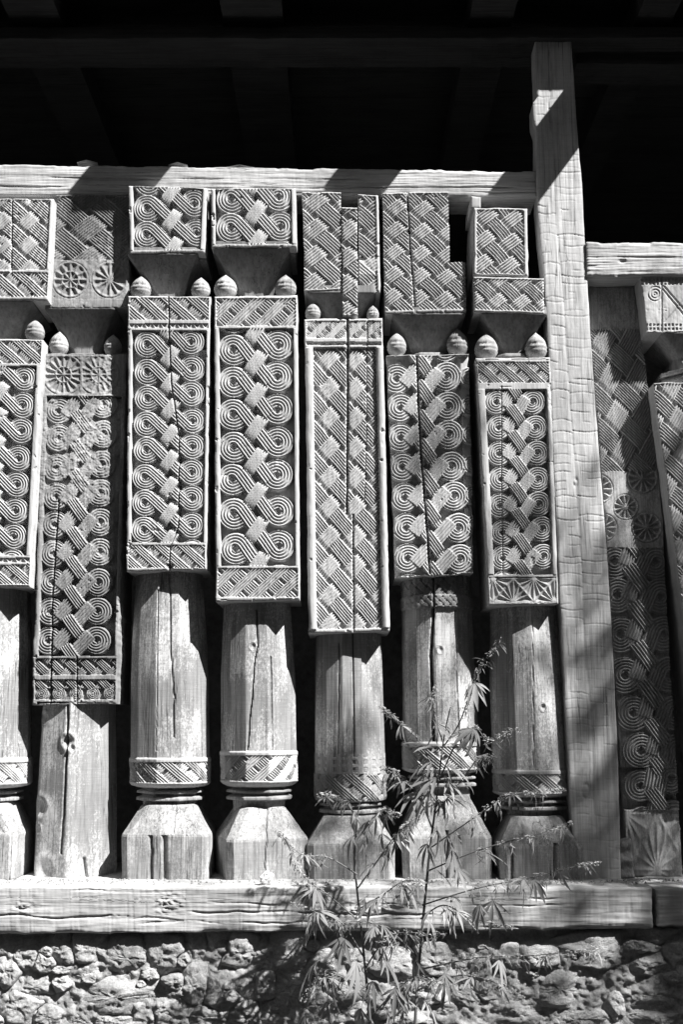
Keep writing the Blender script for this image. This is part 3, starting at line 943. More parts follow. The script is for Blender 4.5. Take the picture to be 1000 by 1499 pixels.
# --- fifth pillar
Y = 0.02; ax = lin((501, 280), (507, 640), (514, 1285))
p = pillar('narrow fifth pillar, wholly basket woven, its capital split into three planks', ax, 1285, Y, 58)
wv = lambda a, b: weave(a, b, 31, 459, 355, n=6, w=.76, a=42, b=37)
panel(p, (442, 280), (499, 281), (501, 424), (446, 426), Y, wv, wl=0, wr=0, name='capital_plank', D=.2, step=.95)
panel(p, (500, 303), (523, 304), (524, 461), (502, 462), Y - .008, wv, wl=0, wr=0, name='capital_plank', D=.06, step=.95)
panel(p, (524.5, 284), (554, 285), (557, 428), (526, 429), Y + .006, wv, wl=0, wr=4, name='capital_plank', D=.2, step=.95, mod=lambda H, a, b: np.where((b > 375) & (b < 400), H * .4 - 1 + .8 * fbm(a / 5, b / 5, 2), H))
neck(p, 427, 466, lin((500, 430), (503, 480)), 55, Y)
wv2 = lambda a, b: weave(a, b, 28.5, 482 + (b - 720) * .02, 720, n=6, w=.76, a=50, b=48) - 2.0
panel(p, (446, 467), (560, 465), (571, 924), (452, 927), Y, wv2, [(468, 497, lambda a, b: strip2(a, b, 480, 482, 18, 4)), (499, 507, lambda a, b: zig(a, b, 499, 507, 11) - 1.5)], wl=12, wr=10, rail=3.5, bot=5,
      cracks=[([(509, 464), (509, 600), (508, 752)], 1.2, 14), ([(517, 752), (518, 925)], .9, 9), ([(538, 466), (537, 640), (534, 730)], .6, 4)])
knob(p, 458, 454, 12, Y, zt(467, Y), tall=1.0); knob(p, 546, 456, 9.5, Y, zt(467, Y), tall=1.0)
polar('shaft', [(905, 47, 0), (950, 48, 0), (1130, 50, 0)], ax, Y, Y + .165, ngon(12, .2, .015, 17), M_SHAFT, p, rough=.18, smooth=False, carve=shaft_carve([([(516, 925), (518, 1130)], .8, 6), ([(497, 940), (495, 1130)], .6, 3)], 1))
polar('collar_band', [(1104, 50, 0), (1134, 50.5, 0), (1136, 52, 0), (1170, 52, 0), (1175, 50, 0), (1177, 42, 0)], ax, Y, Y + .165, ngon(12, .2, .015, 17), M_WORN, p, nth=180, step=1,
      carve=lambda px, py, arc: np.where(py > 1134, strip1(arc, py, 0, 1153, 24) * .75, -2.4 * ((np.abs(np.mod(arc / 15, 1) - .5) < .2) & (np.abs(np.mod(py / 11, 1) - .5) < .25))))
foot(p, ax, Y, .14, 1177, (1174, 44), 1196, 1236, 1291, 38, 62.5, seed=9, cr=[(517, 1200, 1290, 3, 1)])

# --- sixth pillar
Y = 0.03; ax = lin((622, 285), (631, 640), (651, 1285))
p = pillar('sixth pillar, split by one long crack, a notch cut from its woven capital', ax, 1285, Y, 60)
panel(p, (561, 282), (682, 279), (683, 456), (564, 459), Y, lambda a, b: weave(a, b, 25, 580, 320, n=5, w=.76, a=43, b=37), wl=0, wr=0, bot=4, name='capital_block', cracks=[([(597, 280), (601, 360), (609, 460)], 1.1, 11)], mask=lambda a, b: ~((a > 657 + .02 * (b - 283)) & (b < 383)), step=.95)
neck(p, 459, 512, lin((624, 460), (628, 520)), 58, Y)
Lc = [(582, 553), (586, 597), (588, 641), (589, 684), (592, 729), (595, 772), (597, 816)]; Rc = [(654, 551), (656, 594), (658, 636), (661, 681), (666, 726), (671, 771), (674, 818)]
def p5f(a, b):
    H = braid(a, b, Lc, Rc, 22, mirror=True)
    T = rings_col(a, b, [(686 + (y - 520) * .035, y - 4) for y in (555, 598, 640, 684, 728, 772, 816)], 15, 4)
    return np.where(a > 674 + (b - 520) * .035 - 0, np.maximum(T, np.where(H > -4.9, H, T)), H)
panel(p, (566, 520), (687, 518), (694, 838), (580, 846), Y, p5f, wl=0, wr=0, step=.84, top=1.2, bot=1.2, wob=1.4, cracks=[([(611, 520), (613, 590), (618, 680), (624, 750), (630, 840)], 1.3, 14)])
knob(p, 581, 501, 15, Y, zt(519, Y)); knob(p, 670, 499, 17, Y, zt(519, Y), tall=1.15)
polar('shaft_band', [(826, 50, 0), (842, 52, 0), (868, 51, 0), (870, 53, 0), (886, 53, 0), (889, 50, 0)], ax, Y, Y + .155, ngon(12, .25, .012, 19), M_WORN, p, nth=190, step=1,
      carve=lambda px, py, arc: crack(np.where(py < 869, weave(arc, py, 13, 0, 855, .7, 4) * .8, weave(arc, py, 8, 0, 878, .7, 3) * .5), px, py, [(630, 826), (631, 890)], 1.2, 10))
polar('shaft', [(884, 50, 0), (950, 51, 0), (1090, 53, 0)], ax, Y, Y + .165, ngon(12, .25, .012, 19), M_SHAFT, p, rough=.18, smooth=False, carve=shaft_carve([([(631, 880), (627, 960), (631, 1092)], 1.5, 14), ([(662, 890), (668, 1092)], .7, 4)], 1, [(640, 950, 3, 2)]))
polar('collar_band', [(1086, 53, 0), (1089, 55, 0), (1128, 55, 0), (1131, 52, 0), (1134, 44, 0)], ax, Y, Y + .165, ngon(12, .25, .012, 19), M_CARVE, p, nth=190, step=1, carve=collar_carve(lambda a, b: strip1(a, b, 0, 1110, 24), 1090, 1130))
foot(p, ax, Y, .14, 1134, (1134, 48), 1166, 1225, 1292, 36, 64, seed=11, cr=[(649, 1215, 1290, 7, 1.6), (660, 1170, 1200, 2, 1)])

# --- seventh pillar
Y = 0.0; ax = lin((740, 290), (757, 640), (786, 1285))
p = pillar('seventh pillar, against the tall post, a row of fan cut triangles under its spirals', ax, 1285, Y, 58)
wv = lambda a, b: weave(a, b, 26, 712, 333, n=5, w=.76, a=47, b=36)
panel(p, (694, 304), (772, 305), (774, 404), (694, 402), Y, wv, wl=4, wr=5, name='capital_block', rail=.6, step=.95)
panel(p, (694, 405), (797, 407), (798, 459), (695, 456), Y - .002, lambda a, b: weave(a, b, 23, 730, 425, n=5, w=.76, a=44, b=38), wl=0, wr=0, name='capital_foot', step=.95, bot=3)
field('capital_rail', quad((690, 286), (704, 288), (704, 304), (690, 304)), 15, 17, Y + .004, None, M_CARVE, p, depth=.2)
neck(p, 458, 514, lin((746, 460), (749, 520)), 52, Y)
Lc = [(727, 587), (731, 626), (733, 664), (733, 701), (733, 739), (736, 778), (738, 817)]; Rc = [(780, 587), (785, 626), (788, 662), (789, 701), (790, 738), (794, 774), (795, 813)]
panel(p, (697, 524), (806, 523), (818, 884), (716, 887), Y, lambda a, b: braid(a, b, Lc, Rc, 18.6, mirror=True), [(528, 562, lambda a, b: strip1(a, b, 730, 545, 21)), (564, 568, lambda a, b: a * 0 - .6), (843, 884, lambda a, b: fans(a, b, 847, 881, 722, 812, 3))], wl=11, wr=7, step=.8,
      cracks=[([(735, 565), (735, 700), (737, 840)], .6, 4)], rail=1.6)
knob(p, 712, 505, 18, Y, zt(524, Y)); knob(p, 785, 503, 17, Y, zt(524, Y))
polar('shaft', [(868, 47, 0), (905, 49, 0), (1000, 53, 0), (1130, 54, 0)], ax, Y, Y + .165, ngon(12, .55, .015, 23), M_SHAFT, p, rough=.18, smooth=False, carve=shaft_carve([([(771, 900), (772, 1128)], .5, 2)], 1, [(786, 1035, 3, 3)]))
polar('collar_band', [(1127, 53, 0), (1130, 55, 0), (1163, 55, 0), (1166, 52, 0), (1169, 45, 0)], ax, Y, Y + .165, ngon(12, .55, .015, 23), M_CARVE, p, nth=190, step=1, carve=collar_carve(lambda a, b: strip1(a, b, 0, 1148, 24), 1131, 1165))
foot(p, ax, Y, .14, 1169, (1169, 46), 1196, 1240, 1292, 36, 60, seed=13, cr=[(741, 1240, 1295, 9, 2.5), (803, 1235, 1295, 8, 2.0)])

# --- eighth pillar: a carved plank leaning behind the post
Y = 0.118; ax = lin((900, 430), (935, 900), (962, 1285))
p = pillar('flat shaded pillar just right of the tall post, rosettes and plaits down its face', ax, 1285, Y, 55)
def p7f(a, b):
    sh = (b - 485) * .085
    H = weave(a - sh, b, 33, 886, 527, n=8, w=.82, a=47, b=58)
    ros = between(b, 690, 802)
    R0 = np.zeros_like(a) - .4
    for (cx, cy, r) in ((876, 716, 24), (884, 772, 22), (917, 742, 20), (942, 700, 24), (948, 772, 24)):
        h, m = rosette(a, b, (cx, cy), r, 11, 4.5); R0 = np.where(m, h, R0)
    H = np.where(ros, R0, H)
    L = [(902, 822), (906, 870), (910, 930), (917, 990), (930, 1045), (941, 1100)]; Rr = [(962, 822), (968, 872), (974, 930), (982, 988), (990, 1045), (996, 1100)]
    H = np.where(between(b, 802, 1124), braid(a, b, L, Rr, 27, mirror=True, k=7), H)
    H = np.maximum(H, -6.5)
    H = np.where(b >= 1124, np.where(b < 1186, braid(a, b, [(940, 1150), (944, 1205)], [(985, 1140), (990, 1195)], 24, mirror=True), fans(a, b, 1192, 1274, 918, 1010, 2, 2.4) * (.7 + .5 * fbm(a / 20, b / 20, 6)) - 3.2) - .5, H)
    return H
field('carved_panel', edges([(858, 418), (872, 560), (885, 720), (922, 1284)], [(930, 420), (950, 560), (968, 720), (1002, 1284)]), 82, 866, Y, lambda a, b, u, v: np.where(b < 482, -1 + fbm(a / 8, b / 12, 4), p7f(a, b)), M_WORN, p, depth=.18, step=.95, wob=1.2)

# --- ninth pillar: cut by the right edge
Y = 0.035; ax = lin((1000, 420), (1020, 560), (1062, 900), (1100, 1285))
p = pillar('pillar cut off by the right edge, pale drilled capital above two thin neck rings', ax, 1285, Y, 60)
def cap8(a, b):
    H = np.zeros_like(a) - .3
    H = H - 2.2 * ((np.mod(a / 5.5, 1) < .5) & (np.mod(b / 6, 1) < .55)) * (between(b, 406, 417) | between(b, 474, 483))
    for (x0, y0, x1, y1) in ((972, 418, 1010, 462), (976, 470, 1010, 430), (972, 424, 1006, 466)):
        dx, dy = x1 - x0, y1 - y0; L_ = math.hypot(dx, dy)
        d = np.abs((a - x0) * dy - (b - y0) * dx) / L_
        H = H - 2.4 * np.exp(-(d / 1.0) ** 2) * between(b, 418, 472) * (a > 971)
    d = np.hypot(a - 960, b - 430); H = H - 1.4 * np.exp(-((np.mod(d, 4.2) - 2) / .8) ** 2) * (d < 12)
    H = H - 3 * np.exp(-((a - 970) / .8) ** 2)
    return H + .8 * fbm(a / 6, b / 9, 6)
panel(p, (938, 404), (1062, 401), (1066, 484), (949, 488), Y, cap8, wl=0, wr=0, name='capital_block', step=.9, wob=1.6)
neck(p, 487, 548, lin((1006, 487), (1016, 548)), 58, Y, 40)
polar('neck_ring', [(533, 40, .58), (536, 50, .58), (541, 50, .58), (544, 42, .58), (548, 42, .58), (550, 50, .58), (554, 50, .58), (556, 42, .58)], lin((1009, 530), (1012, 560)), Y, Y + .14, chamf, M_BASE, p, step=1)
panel(p, (958, 560), (1080, 559), (1150, 1125), (1032, 1125), Y, lambda a, b: weave(a - (b - 560) * .13, b, 29, 985, 590, n=6, w=.8, a=48, b=57), wl=0, wr=5, step=1.1)
polar('shaft', [(1110, 52, 0), (1290, 56, 0)], ax, Y, Y + .14, ngon(10, .3, .02, 29), M_SHAFT, p)

# small block lying in the gap right of the post
ob = thing('wood_offcut', 'small pale offcut of carved wood low in the gap right of the tall post', 'wood', W3(918, 1284, .05))
field('offcut', quad((908, 1232), (924, 1228), (930, 1286), (909, 1287)), 20, 56, .05, lambda a, b, u, v: 2.2 * np.sin(v * 15) + fbm(a / 5, b / 5, 3), M_WORN, ob, depth=.05)
# white crumpled scrap on the sill
R_ = random.Random(4); sc_ = MB(); bx, by, bz = W3(390, 1291, -.12); bz = zs_top
th_ = 12
for i in range(7):
    for j in range(th_):
        f = i / 6; a = 2 * math.pi * j / th_; r = .022 * math.sin(math.pi * (.12 + .86 * f)) * R_.uniform(.6, 1.35)
        sc_.v.append((bx + r * math.cos(a) * 1.15 + .004 * f, by + r * math.sin(a) * .8, bz + .045 * f * R_.uniform(.8, 1.1)))
for i in range(6):
    for j in range(th_):
        j2 = (j + 1) % th_; sc_.f.append((i * th_ + j, i * th_ + j2, (i + 1) * th_ + j2, (i + 1) * th_ + j))
sc_.f.append(tuple(range(6 * th_, 7 * th_)))
tag(sc_.build('paper_scrap', M_WHITE, loc=(bx, by, bz)), 'small white crumpled scrap on the sill in front of the fourth pillar', 'scrap')

# ------------------------------------------------------------------ rubble wall
YM = -0.112                                  # mortar plane
rw = thing('rubble_wall', 'rough rubble stone wall with mud joints carrying the sill timber', 'wall', (0, -.05, 0))
def mort_h(px, py, u, v):
    h = 7 * fbm(px / 26, py / 20, 41) + 4.0 * fbm(px / 8, py / 7, 42) + 2.2 * np.abs(fbm(px / 3.2, py / 3.0, 43))
    return h + 4.6 - 10 * np.exp(-((py - 1366) / 10) ** 2)
field('mud_mortar', quad((-120, 1358), (1120, 1355), (1120, 1570), (-120, 1570)), 1240, 214, YM, mort_h, M_MORTAR, rw, depth=.5, step=2.5)
field('wall_core', quad((-330, 1360), (1330, 1360), (1330, 1695), (-330, 1695)), 1660, 336, YM + .03, lambda px, py, u, v: 5 * fbm(px / 26, py / 20, 44), M_MORTAR, rw, depth=.5, step=9.0)
bpy.data.objects['mud_mortar']['kind'] = 'stuff'
SEED = [(93, 1391, 16, 16), (130, 1387, 24, 15), (72, 1392, 8, 7), (38, 1402, 15, 13), (66, 1409, 14, 12), (91, 1418, 14, 6), (186, 1400, 31, 19), (238, 1400, 25, 22), (292, 1384, 14, 16), (318, 1383, 18, 17), (130, 1428, 23, 11),
        (168, 1457, 70, 24), (52, 1443, 26, 17), (92, 1437, 15, 12), (10, 1420, 18, 22), (30, 1470, 28, 24), (220, 1423, 12, 9), (256, 1436, 16, 10), (284, 1440, 16, 24), (326, 1450, 24, 26), (241, 1479, 40, 18), (299, 1488, 30, 14), (70, 1486, 20, 14),
        (115, 1491, 22, 10), (168, 1493, 26, 8), (352, 1392, 25, 18), (384, 1400, 15, 18), (430, 1396, 28, 22), (358, 1440, 18, 14), (390, 1440, 16, 18), (425, 1437, 26, 15), (470, 1410, 20, 14), (515, 1445, 38, 25), (519, 1405, 26, 12), (576, 1408, 32, 17),
        (638, 1406, 28, 18), (570, 1470, 26, 18), (627, 1450, 30, 18), (655, 1482, 26, 12), (688, 1408, 33, 22), (741, 1406, 22, 16), (787, 1401, 30, 13), (881, 1396, 50, 19), (720, 1444, 30, 17), (818, 1446, 62, 28), (909, 1430, 14, 18), (947, 1412, 25, 15),
        (965, 1371, 28, 8), (986, 1394, 12, 16), (958, 1455, 50, 25), (902, 1468, 13, 20), (755, 1481, 50, 15), (846, 1491, 40, 13), (678, 1455, 20, 18), (965, 1492, 40, 13), (470, 1470, 30, 18), (410, 1480, 28, 16), (362, 1484, 22, 16), (600, 1496, 30, 12), (520, 1490, 24, 14),
        (930, 1385, 22, 9), (835, 1398, 16, 10), (712, 1385, 14, 6), (455, 1385, 10, 8), (-22, 1400, 20, 18), (-25, 1450, 24, 22), (-20, 1490, 24, 14), (1020, 1385, 22, 12), (1025, 1420, 26, 16), (1030, 1465, 26, 20), (268, 1403, 8, 8), (208, 1440, 8, 6), (446, 1455, 10, 8), (780, 1425, 12, 6), (985, 1430, 14, 8)]
R_ = random.Random(77)
x = -40
while x < 1060:
    w_ = R_.uniform(16, 44); SEED.append((x + w_, 1520 + R_.uniform(-5, 5), w_, R_.uniform(11, 18))); x += 2 * w_
sx = np.array([s[0] for s in SEED]); sy = np.array([s[1] for s in SEED]); sa = np.array([s[2] for s in SEED], float); sb = np.array([s[3] for s in SEED], float)
NA, NR = 56, 15
for i, (cx, cy, a, b) in enumerate(SEED):
    th = np.linspace(0, 2 * math.pi, NA, endpoint=False)
    rs = np.linspace(.1, 1.8, 60)
    X = cx + np.outer(rs, np.cos(th)) * a; Yp = cy + np.outer(rs, np.sin(th)) * b
    dx = (X[..., None] - sx) / sa; dy = (Yp[..., None] - sy) / sb
    d = np.hypot(dx, dy)
    own = d[..., i].copy(); d[..., i] = 99
    ok = own < d.min(-1) + .03
    ok = np.minimum.accumulate(ok, 0)
    n = np.maximum(ok.sum(0), 3)
    rad = np.minimum(rs[np.minimum(n - 1, 59)], 1.8)
    rad = rad * (1.03 + .20 * fbm(np.cos(th) * 1.3 + i, np.sin(th) * 1.3, 5))
    rad = (np.roll(rad, 1) + 2 * rad + np.roll(rad, -1)) / 4
    rho = np.concatenate([np.linspace(0.04, .86, NR - 5), [.92, .96, .985, 1.0, 1.0]])
    RH, TH = np.meshgrid(rho, th, indexing='ij')
    xx = cx + RH * rad[None] * np.cos(TH) * a; yy = cy + RH * rad[None] * np.sin(TH) * b
    prof = 1 - RH ** 11
    top = R_.uniform(6, 15)
    tx, ty = R_.uniform(-.18, .18), R_.uniform(-.22, .22)
    h = top * prof + (tx * (xx - cx) + ty * (yy - cy)) * prof ** .5
    pl_ = np.full_like(h, 99.0)
    for k in range(7):
        aa = R_.uniform(0, 6.283); sl = R_.uniform(.05, .75); o_ = R_.uniform(.15, .8)
        pl_ = np.minimum(pl_, top * 1.25 - sl * (np.cos(aa) * (xx - cx) + np.sin(aa) * (yy - cy) - o_ * min(a, b)))
    h = np.minimum(h, pl_)
    ridged = np.abs(fbm(xx / 22 + i * 3.1, yy / 13, 61)) * -4.0 + 2.0 * fbm(xx / 7.0, yy / 5.0, 62) + 1.0 * fbm(xx / 2.6, yy / 2.4, 66) + 2.0 * np.round(2.2 * fbm(xx / 26 + i, yy / 11, 63)) / 2.2
    h = h + ridged * np.clip(prof + .35, 0, 1)
    h[-1] = -22
    wx_, wz_ = P(xx, yy, YM)
    V = np.stack([wx_ + .004 * fbm(xx / 6, yy / 6, 64), YM - h * S, wz_ + .004 * fbm(xx / 6, yy / 6, 65)], -1).reshape(-1, 3)
    c = V.reshape(NR, NA, 3)[0].mean(0)
    idx = np.arange(NR * NA).reshape(NR, NA); nx = np.roll(idx, -1, 1)
    q = np.stack([idx[:-1], idx[1:], nx[1:], nx[:-1]], -1).reshape(-1, 4)
    V = np.concatenate([V, [c]])
    tris = np.stack([np.full(NA, len(V) - 1), idx[0], nx[0]], -1)
    link2('stone', V, q, tris, M_STONE, rw)

# ------------------------------------------------------------------ hemp plants in front of the wall
def leaflet(mb, base, d, up, ln, wd, droop):
    d = d.normalized(); s = d.cross(up).normalized()
    n0 = len(mb.v); pts = []
    prof = ((0, .10), (.18, .55), (.4, 1.0), (.65, .8), (.85, .38), (1, 0.02))
    p = Vector(base); cur = d.copy()
    last = 0
    for (t, w) in prof:
        p = p + cur * ln * (t - last); last = t
        cur = (cur + Vector((0, 0, -1)) * droop * .3).normalized()
        nn = s.cross(cur).normalized()
        mb.v += [tuple(p - s * wd * w + nn * wd * .35 * w), tuple(p), tuple(p + s * wd * w + nn * wd * .35 * w)]
    for k in range(len(prof) - 1):
        a = n0 + 3 * k
        mb.f += [(a, a + 1, a + 4, a + 3), (a + 1, a + 2, a + 5, a + 4)]


LEAFS = []
R_ = random.Random(31)
def leaf_mesh(nl, ln, droop):
    mb = MB()
    mb.tube([(0, 0, 0), (0, -.012, -.002)], [.0009, .0007], 4)
    for k in range(nl):
        a = (k - (nl - 1) / 2) * (1.9 / max(nl - 1, 1)) + R_.uniform(-.12, .12)
        l = ln * (1 - .45 * abs(k - (nl - 1) / 2) / max((nl - 1) / 2, 1)) * R_.uniform(.85, 1.1)
        leaflet(mb, (0, -.012, -.002), Vector((math.sin(a), -math.cos(a), R_.uniform(-.25, .1))), Vector((0, 0, 1)), l, l * R_.uniform(.06, .085), droop * R_.uniform(.6, 1.3))
    me = bpy.data.meshes.new('leaf'); me.from_pydata(mb.v, [], mb.f); me.materials.append(M_LEAF)
    me.polygons.foreach_set('use_smooth', [True] * len(me.polygons)); return me
BIG = [leaf_mesh(5, .11, .5), leaf_mesh(5, .095, 1.1), leaf_mesh(7, .115, .7), leaf_mesh(3, .10, 1.3), leaf_mesh(5, .12, .3)]
SMALL = [leaf_mesh(3, .045, 1.2), leaf_mesh(1, .05, 1.4), leaf_mesh(3, .055, 1.6), leaf_mesh(1, .035, 1.0)]
def spike_mesh(ln, n):
    mb = MB()
    for k in range(n):
        t = R_.random(); p = Vector((0, 0, t * ln))
        a = R_.uniform(0, 6.28); o = Vector((math.cos(a), math.sin(a), R_.uniform(-.6, .7))).normalized()
        q = p + o * R_.uniform(.003, .013) * (1.15 - .6 * t)
        r = R_.uniform(.0013, .0034)
        if R_.random() < .45:
            leaflet(mb, q, o + Vector((0, 0, -.4)), Vector((0, 0, 1)) if abs(o.z) < .9 else Vector((1, 0, 0)), R_.uniform(.008, .02), .0022, 1.5)
        else:
            b = len(mb.v); w = Vector((0, 0, 1)); s = o.cross(Vector((.3, .2, 1))).normalized(); u_ = s.cross(o)
            mb.v += [tuple(q - o * r), tuple(q + s * r * .8), tuple(q + u_ * r * .8), tuple(q - s * r * .8), tuple(q - u_ * r * .8), tuple(q + o * r * 1.8)]
            mb.f += [(b, b + 2, b + 1), (b, b + 3, b + 2), (b, b + 4, b + 3), (b, b + 1, b + 4), (b + 5, b + 1, b + 2), (b + 5, b + 2, b + 3), (b + 5, b + 3, b + 4), (b + 5, b + 4, b + 1)]
    me = bpy.data.meshes.new('flower_spike'); me.from_pydata(mb.v, [], mb.f); me.materials.append(M_FLOWER); return me
SPIKES = [spike_mesh(.075, 60), spike_mesh(.06, 46), spike_mesh(.045, 30), spike_mesh(.09, 70)]
NLEAF = [0]


def curve(pts, n):
    """smooth path through 3D points"""
    P_ = [Vector(p) for p in pts]; out = []
    for i in range(len(P_) - 1):
        p0 = P_[max(i - 1, 0)]; p1 = P_[i]; p2 = P_[i + 1]; p3 = P_[min(i + 2, len(P_) - 1)]
        for k in range(n):
            t = k / n
            out.append(.5 * ((2 * p1) + (-p0 + p2) * t + (2 * p0 - 5 * p1 + 4 * p2 - p3) * t * t + (-p0 + 3 * p1 - 3 * p2 + p3) * t ** 3))
    out.append(P_[-1]); return out


def put(name, me, par, loc, direction, roll, s):
    o = bpy.data.objects.new(name, me); o.parent = par
    d = Vector(direction).normalized()
    o.location = Vector(loc) - world_loc(par)
    if name == 'leaf': q = (-d).to_track_quat('Y', 'Z')
    else: q = d.to_track_quat('Z', 'Y')
    from mathutils import Quaternion
    o.rotation_euler = (q @ Quaternion((0, 1, 0) if name == 'leaf' else (0, 0, 1), roll)).to_euler()
    o.scale = (s, s, s)
    COL.objects.link(o); return o


def plant(label, stem, branches, loose, D0):
    R = random.Random(len(label))
    base = W3(stem[0][0], stem[0][1], D0)
    pl = thing('hemp_plant', label, 'plant', (base[0], D0, 0), 'hemp plants growing before the wall')
    st = [(base[0] - .01, D0 + .01, 0.0)] + [W3(x, y, D0 + .02 * math.sin(y * .02)) for x, y in stem]
    c = curve(st, 5)
    MB().tube(c, [.0058 - .0042 * k / len(c) for k in range(len(c))], 6).build('stem', M_STEM, pl, True)
    for (pts, dd, nl, nb, ns) in branches:
        q = curve([W3(x, y, D0 - dd * k / max(len(pts) - 1, 1)) for k, (x, y) in enumerate(pts)], 8)
        MB().tube(q, [.0026 - .0019 * k / len(q) for k in range(len(q))], 5).build('branch', M_STEM, pl, True)
        m = len(q)
        for k in range(nb + 1):      # large leaves
            t = R.uniform(.15, .75); i = min(int(t * m), m - 2)
            d = Vector((R.uniform(-1, 1), R.uniform(-1.0, .1), R.uniform(-.7, .15)))
            put('leaf', R.choice(BIG), pl, q[i], d, R.uniform(-.5, .5), R.uniform(.6, 1.0)); NLEAF[0] += 1
        for k in range(int(nl * 1.7)):
            t = R.uniform(.3, 1.0); i = min(int(t * m), m - 2)
            ax_ = (q[i + 1] - q[i]).normalized()
            d = Vector((R.uniform(-1, 1), R.uniform(-1, .4), R.uniform(-1.3, .1))) + ax_ * .5
            put('leaf', R.choice(SMALL), pl, q[i], d, R.uniform(-.8, .8), R.uniform(.6, 1.1)); NLEAF[0] += 1
        for k in range(int(ns * 1.5)):      # flower clusters towards the tip
            t = 1 - (k / max(ns * 1.5, 1)) * .75; i = max(1, min(int(t * m), m - 1))
            ax_ = (q[i] - q[i - 1]).normalized()
            put('flower_spike', R.choice(SPIKES if k == 0 else SPIKES[1:3]), pl, q[i] - ax_ * .02, ax_ + Vector((R.uniform(-.3, .3), R.uniform(-.3, .3), R.uniform(-.2, .2))), R.uniform(0, 6), R.uniform(.6, 1.0) * (1.0 if k == 0 else .7))
    for (x, y, dx, dz, s, dd) in loose:
        put('leaf', R.choice(BIG), pl, W3(x, y, D0 - dd), (dx, R.uniform(-.6, -.1), dz), R.uniform(-.4, .4), s); NLEAF[0] += 1
    return pl


D0 = -0.40
plant('tall flowering hemp plant with a straight stem, in front of the sixth pillar',
      [(604, 1640), (608, 1500), (613, 1420), (622, 1320), (630, 1240), (638, 1180), (645, 1120), (652, 1070), (660, 1035)],
      [([(648, 1095), (672, 1060), (690, 1012), (706, 972), (732, 940)], .05, 9, 1, 7),
       ([(640, 1150), (670, 1085), (695, 1065), (715, 1083), (746, 1071)], .08, 7, 2, 5),
       ([(641, 1140), (618, 1092), (592, 1062), (563, 1040)], .04, 6, 1, 6),
       ([(650, 1090), (640, 1060), (632, 1030), (634, 1015)], .03, 10, 1, 5),
       ([(638, 1190), (670, 1150), (700, 1112), (716, 1110)], .10, 7, 2, 4),
       ([(632, 1240), (690, 1200), (745, 1165), (800, 1160)], .10, 10, 2, 5),
       ([(626, 1275), (700, 1245), (770, 1225), (826, 1211)], .06, 8, 0, 5),
       ([(618, 1325), (700, 1300), (790, 1282), (862, 1264)], .10, 14, 3, 7),
       ([(612, 1420), (700, 1402), (790, 1398), (876, 1388)], .12, 10, 2, 6),
       ([(634, 1215), (610, 1160), (585, 1135), (568, 1128)], .08, 5, 3, 3),
       ([(616, 1345), (650, 1325), (690, 1345), (730, 1352)], .12, 5, 3, 3),
       ([(610, 1400), (580, 1370), (540, 1350), (500, 1350)], .12, 6, 2, 3),
       ([(610, 1450), (660, 1430), (700, 1430), (740, 1445)], .10, 8, 2, 3)],
      [(600, 1440, -.7, -.7, 1.0, .1), (620, 1460, .7, -.7, 1.0, .1), (612, 1400, -.8, -.8, .9, .12), (650, 1420, .3, -1, .9, .12), (690, 1440, -.2, -1, .9, .12), (730, 1400, .2, -1, .8, .12), (640, 1490, .1, -1, 1.0, .1), (560, 1490, -.4, -1, 1.0, .1), (625, 1345, .8, -.5, .9, .08), (618, 1290, -.9, -.4, .9, .05), (636, 1270, .9, -.5, .9, .05), (640, 1115, -1, .1, 1.2, .06), (645, 1135, -1, -.3, 1.2, .08), (636, 1150, -.8, -.6, 1.1, .08), (648, 1120, 1, .0, 1.1, .08), (650, 1140, .9, -.5, 1.1, .06), (640, 1100, -.6, .5, 1.0, .05), (655, 1090, .7, .4, .9, .05), (640, 1170, -1, -.2, 1.0, .07), (644, 1160, 1, -.2, 1.0, .07), (640, 1125, -1, -.25, .9, .05), (632, 1150, -1, -.5, .85, .04), (648, 1130, .8, -.7, .8, .06), (640, 1165, .6, -.9, .85, .05), (722, 1312, -.1, -1, 1.0, .1), (705, 1320, -.5, -1, .7, .1), (628, 1230, -.6, -1, .9, .05), (660, 1240, .5, -1, .9, .05), (690, 1185, .7, -.9, .8, .08), (640, 1210, .2, -1, .9, .06), (668, 1265, .5, -1, .8, .06)], D0)
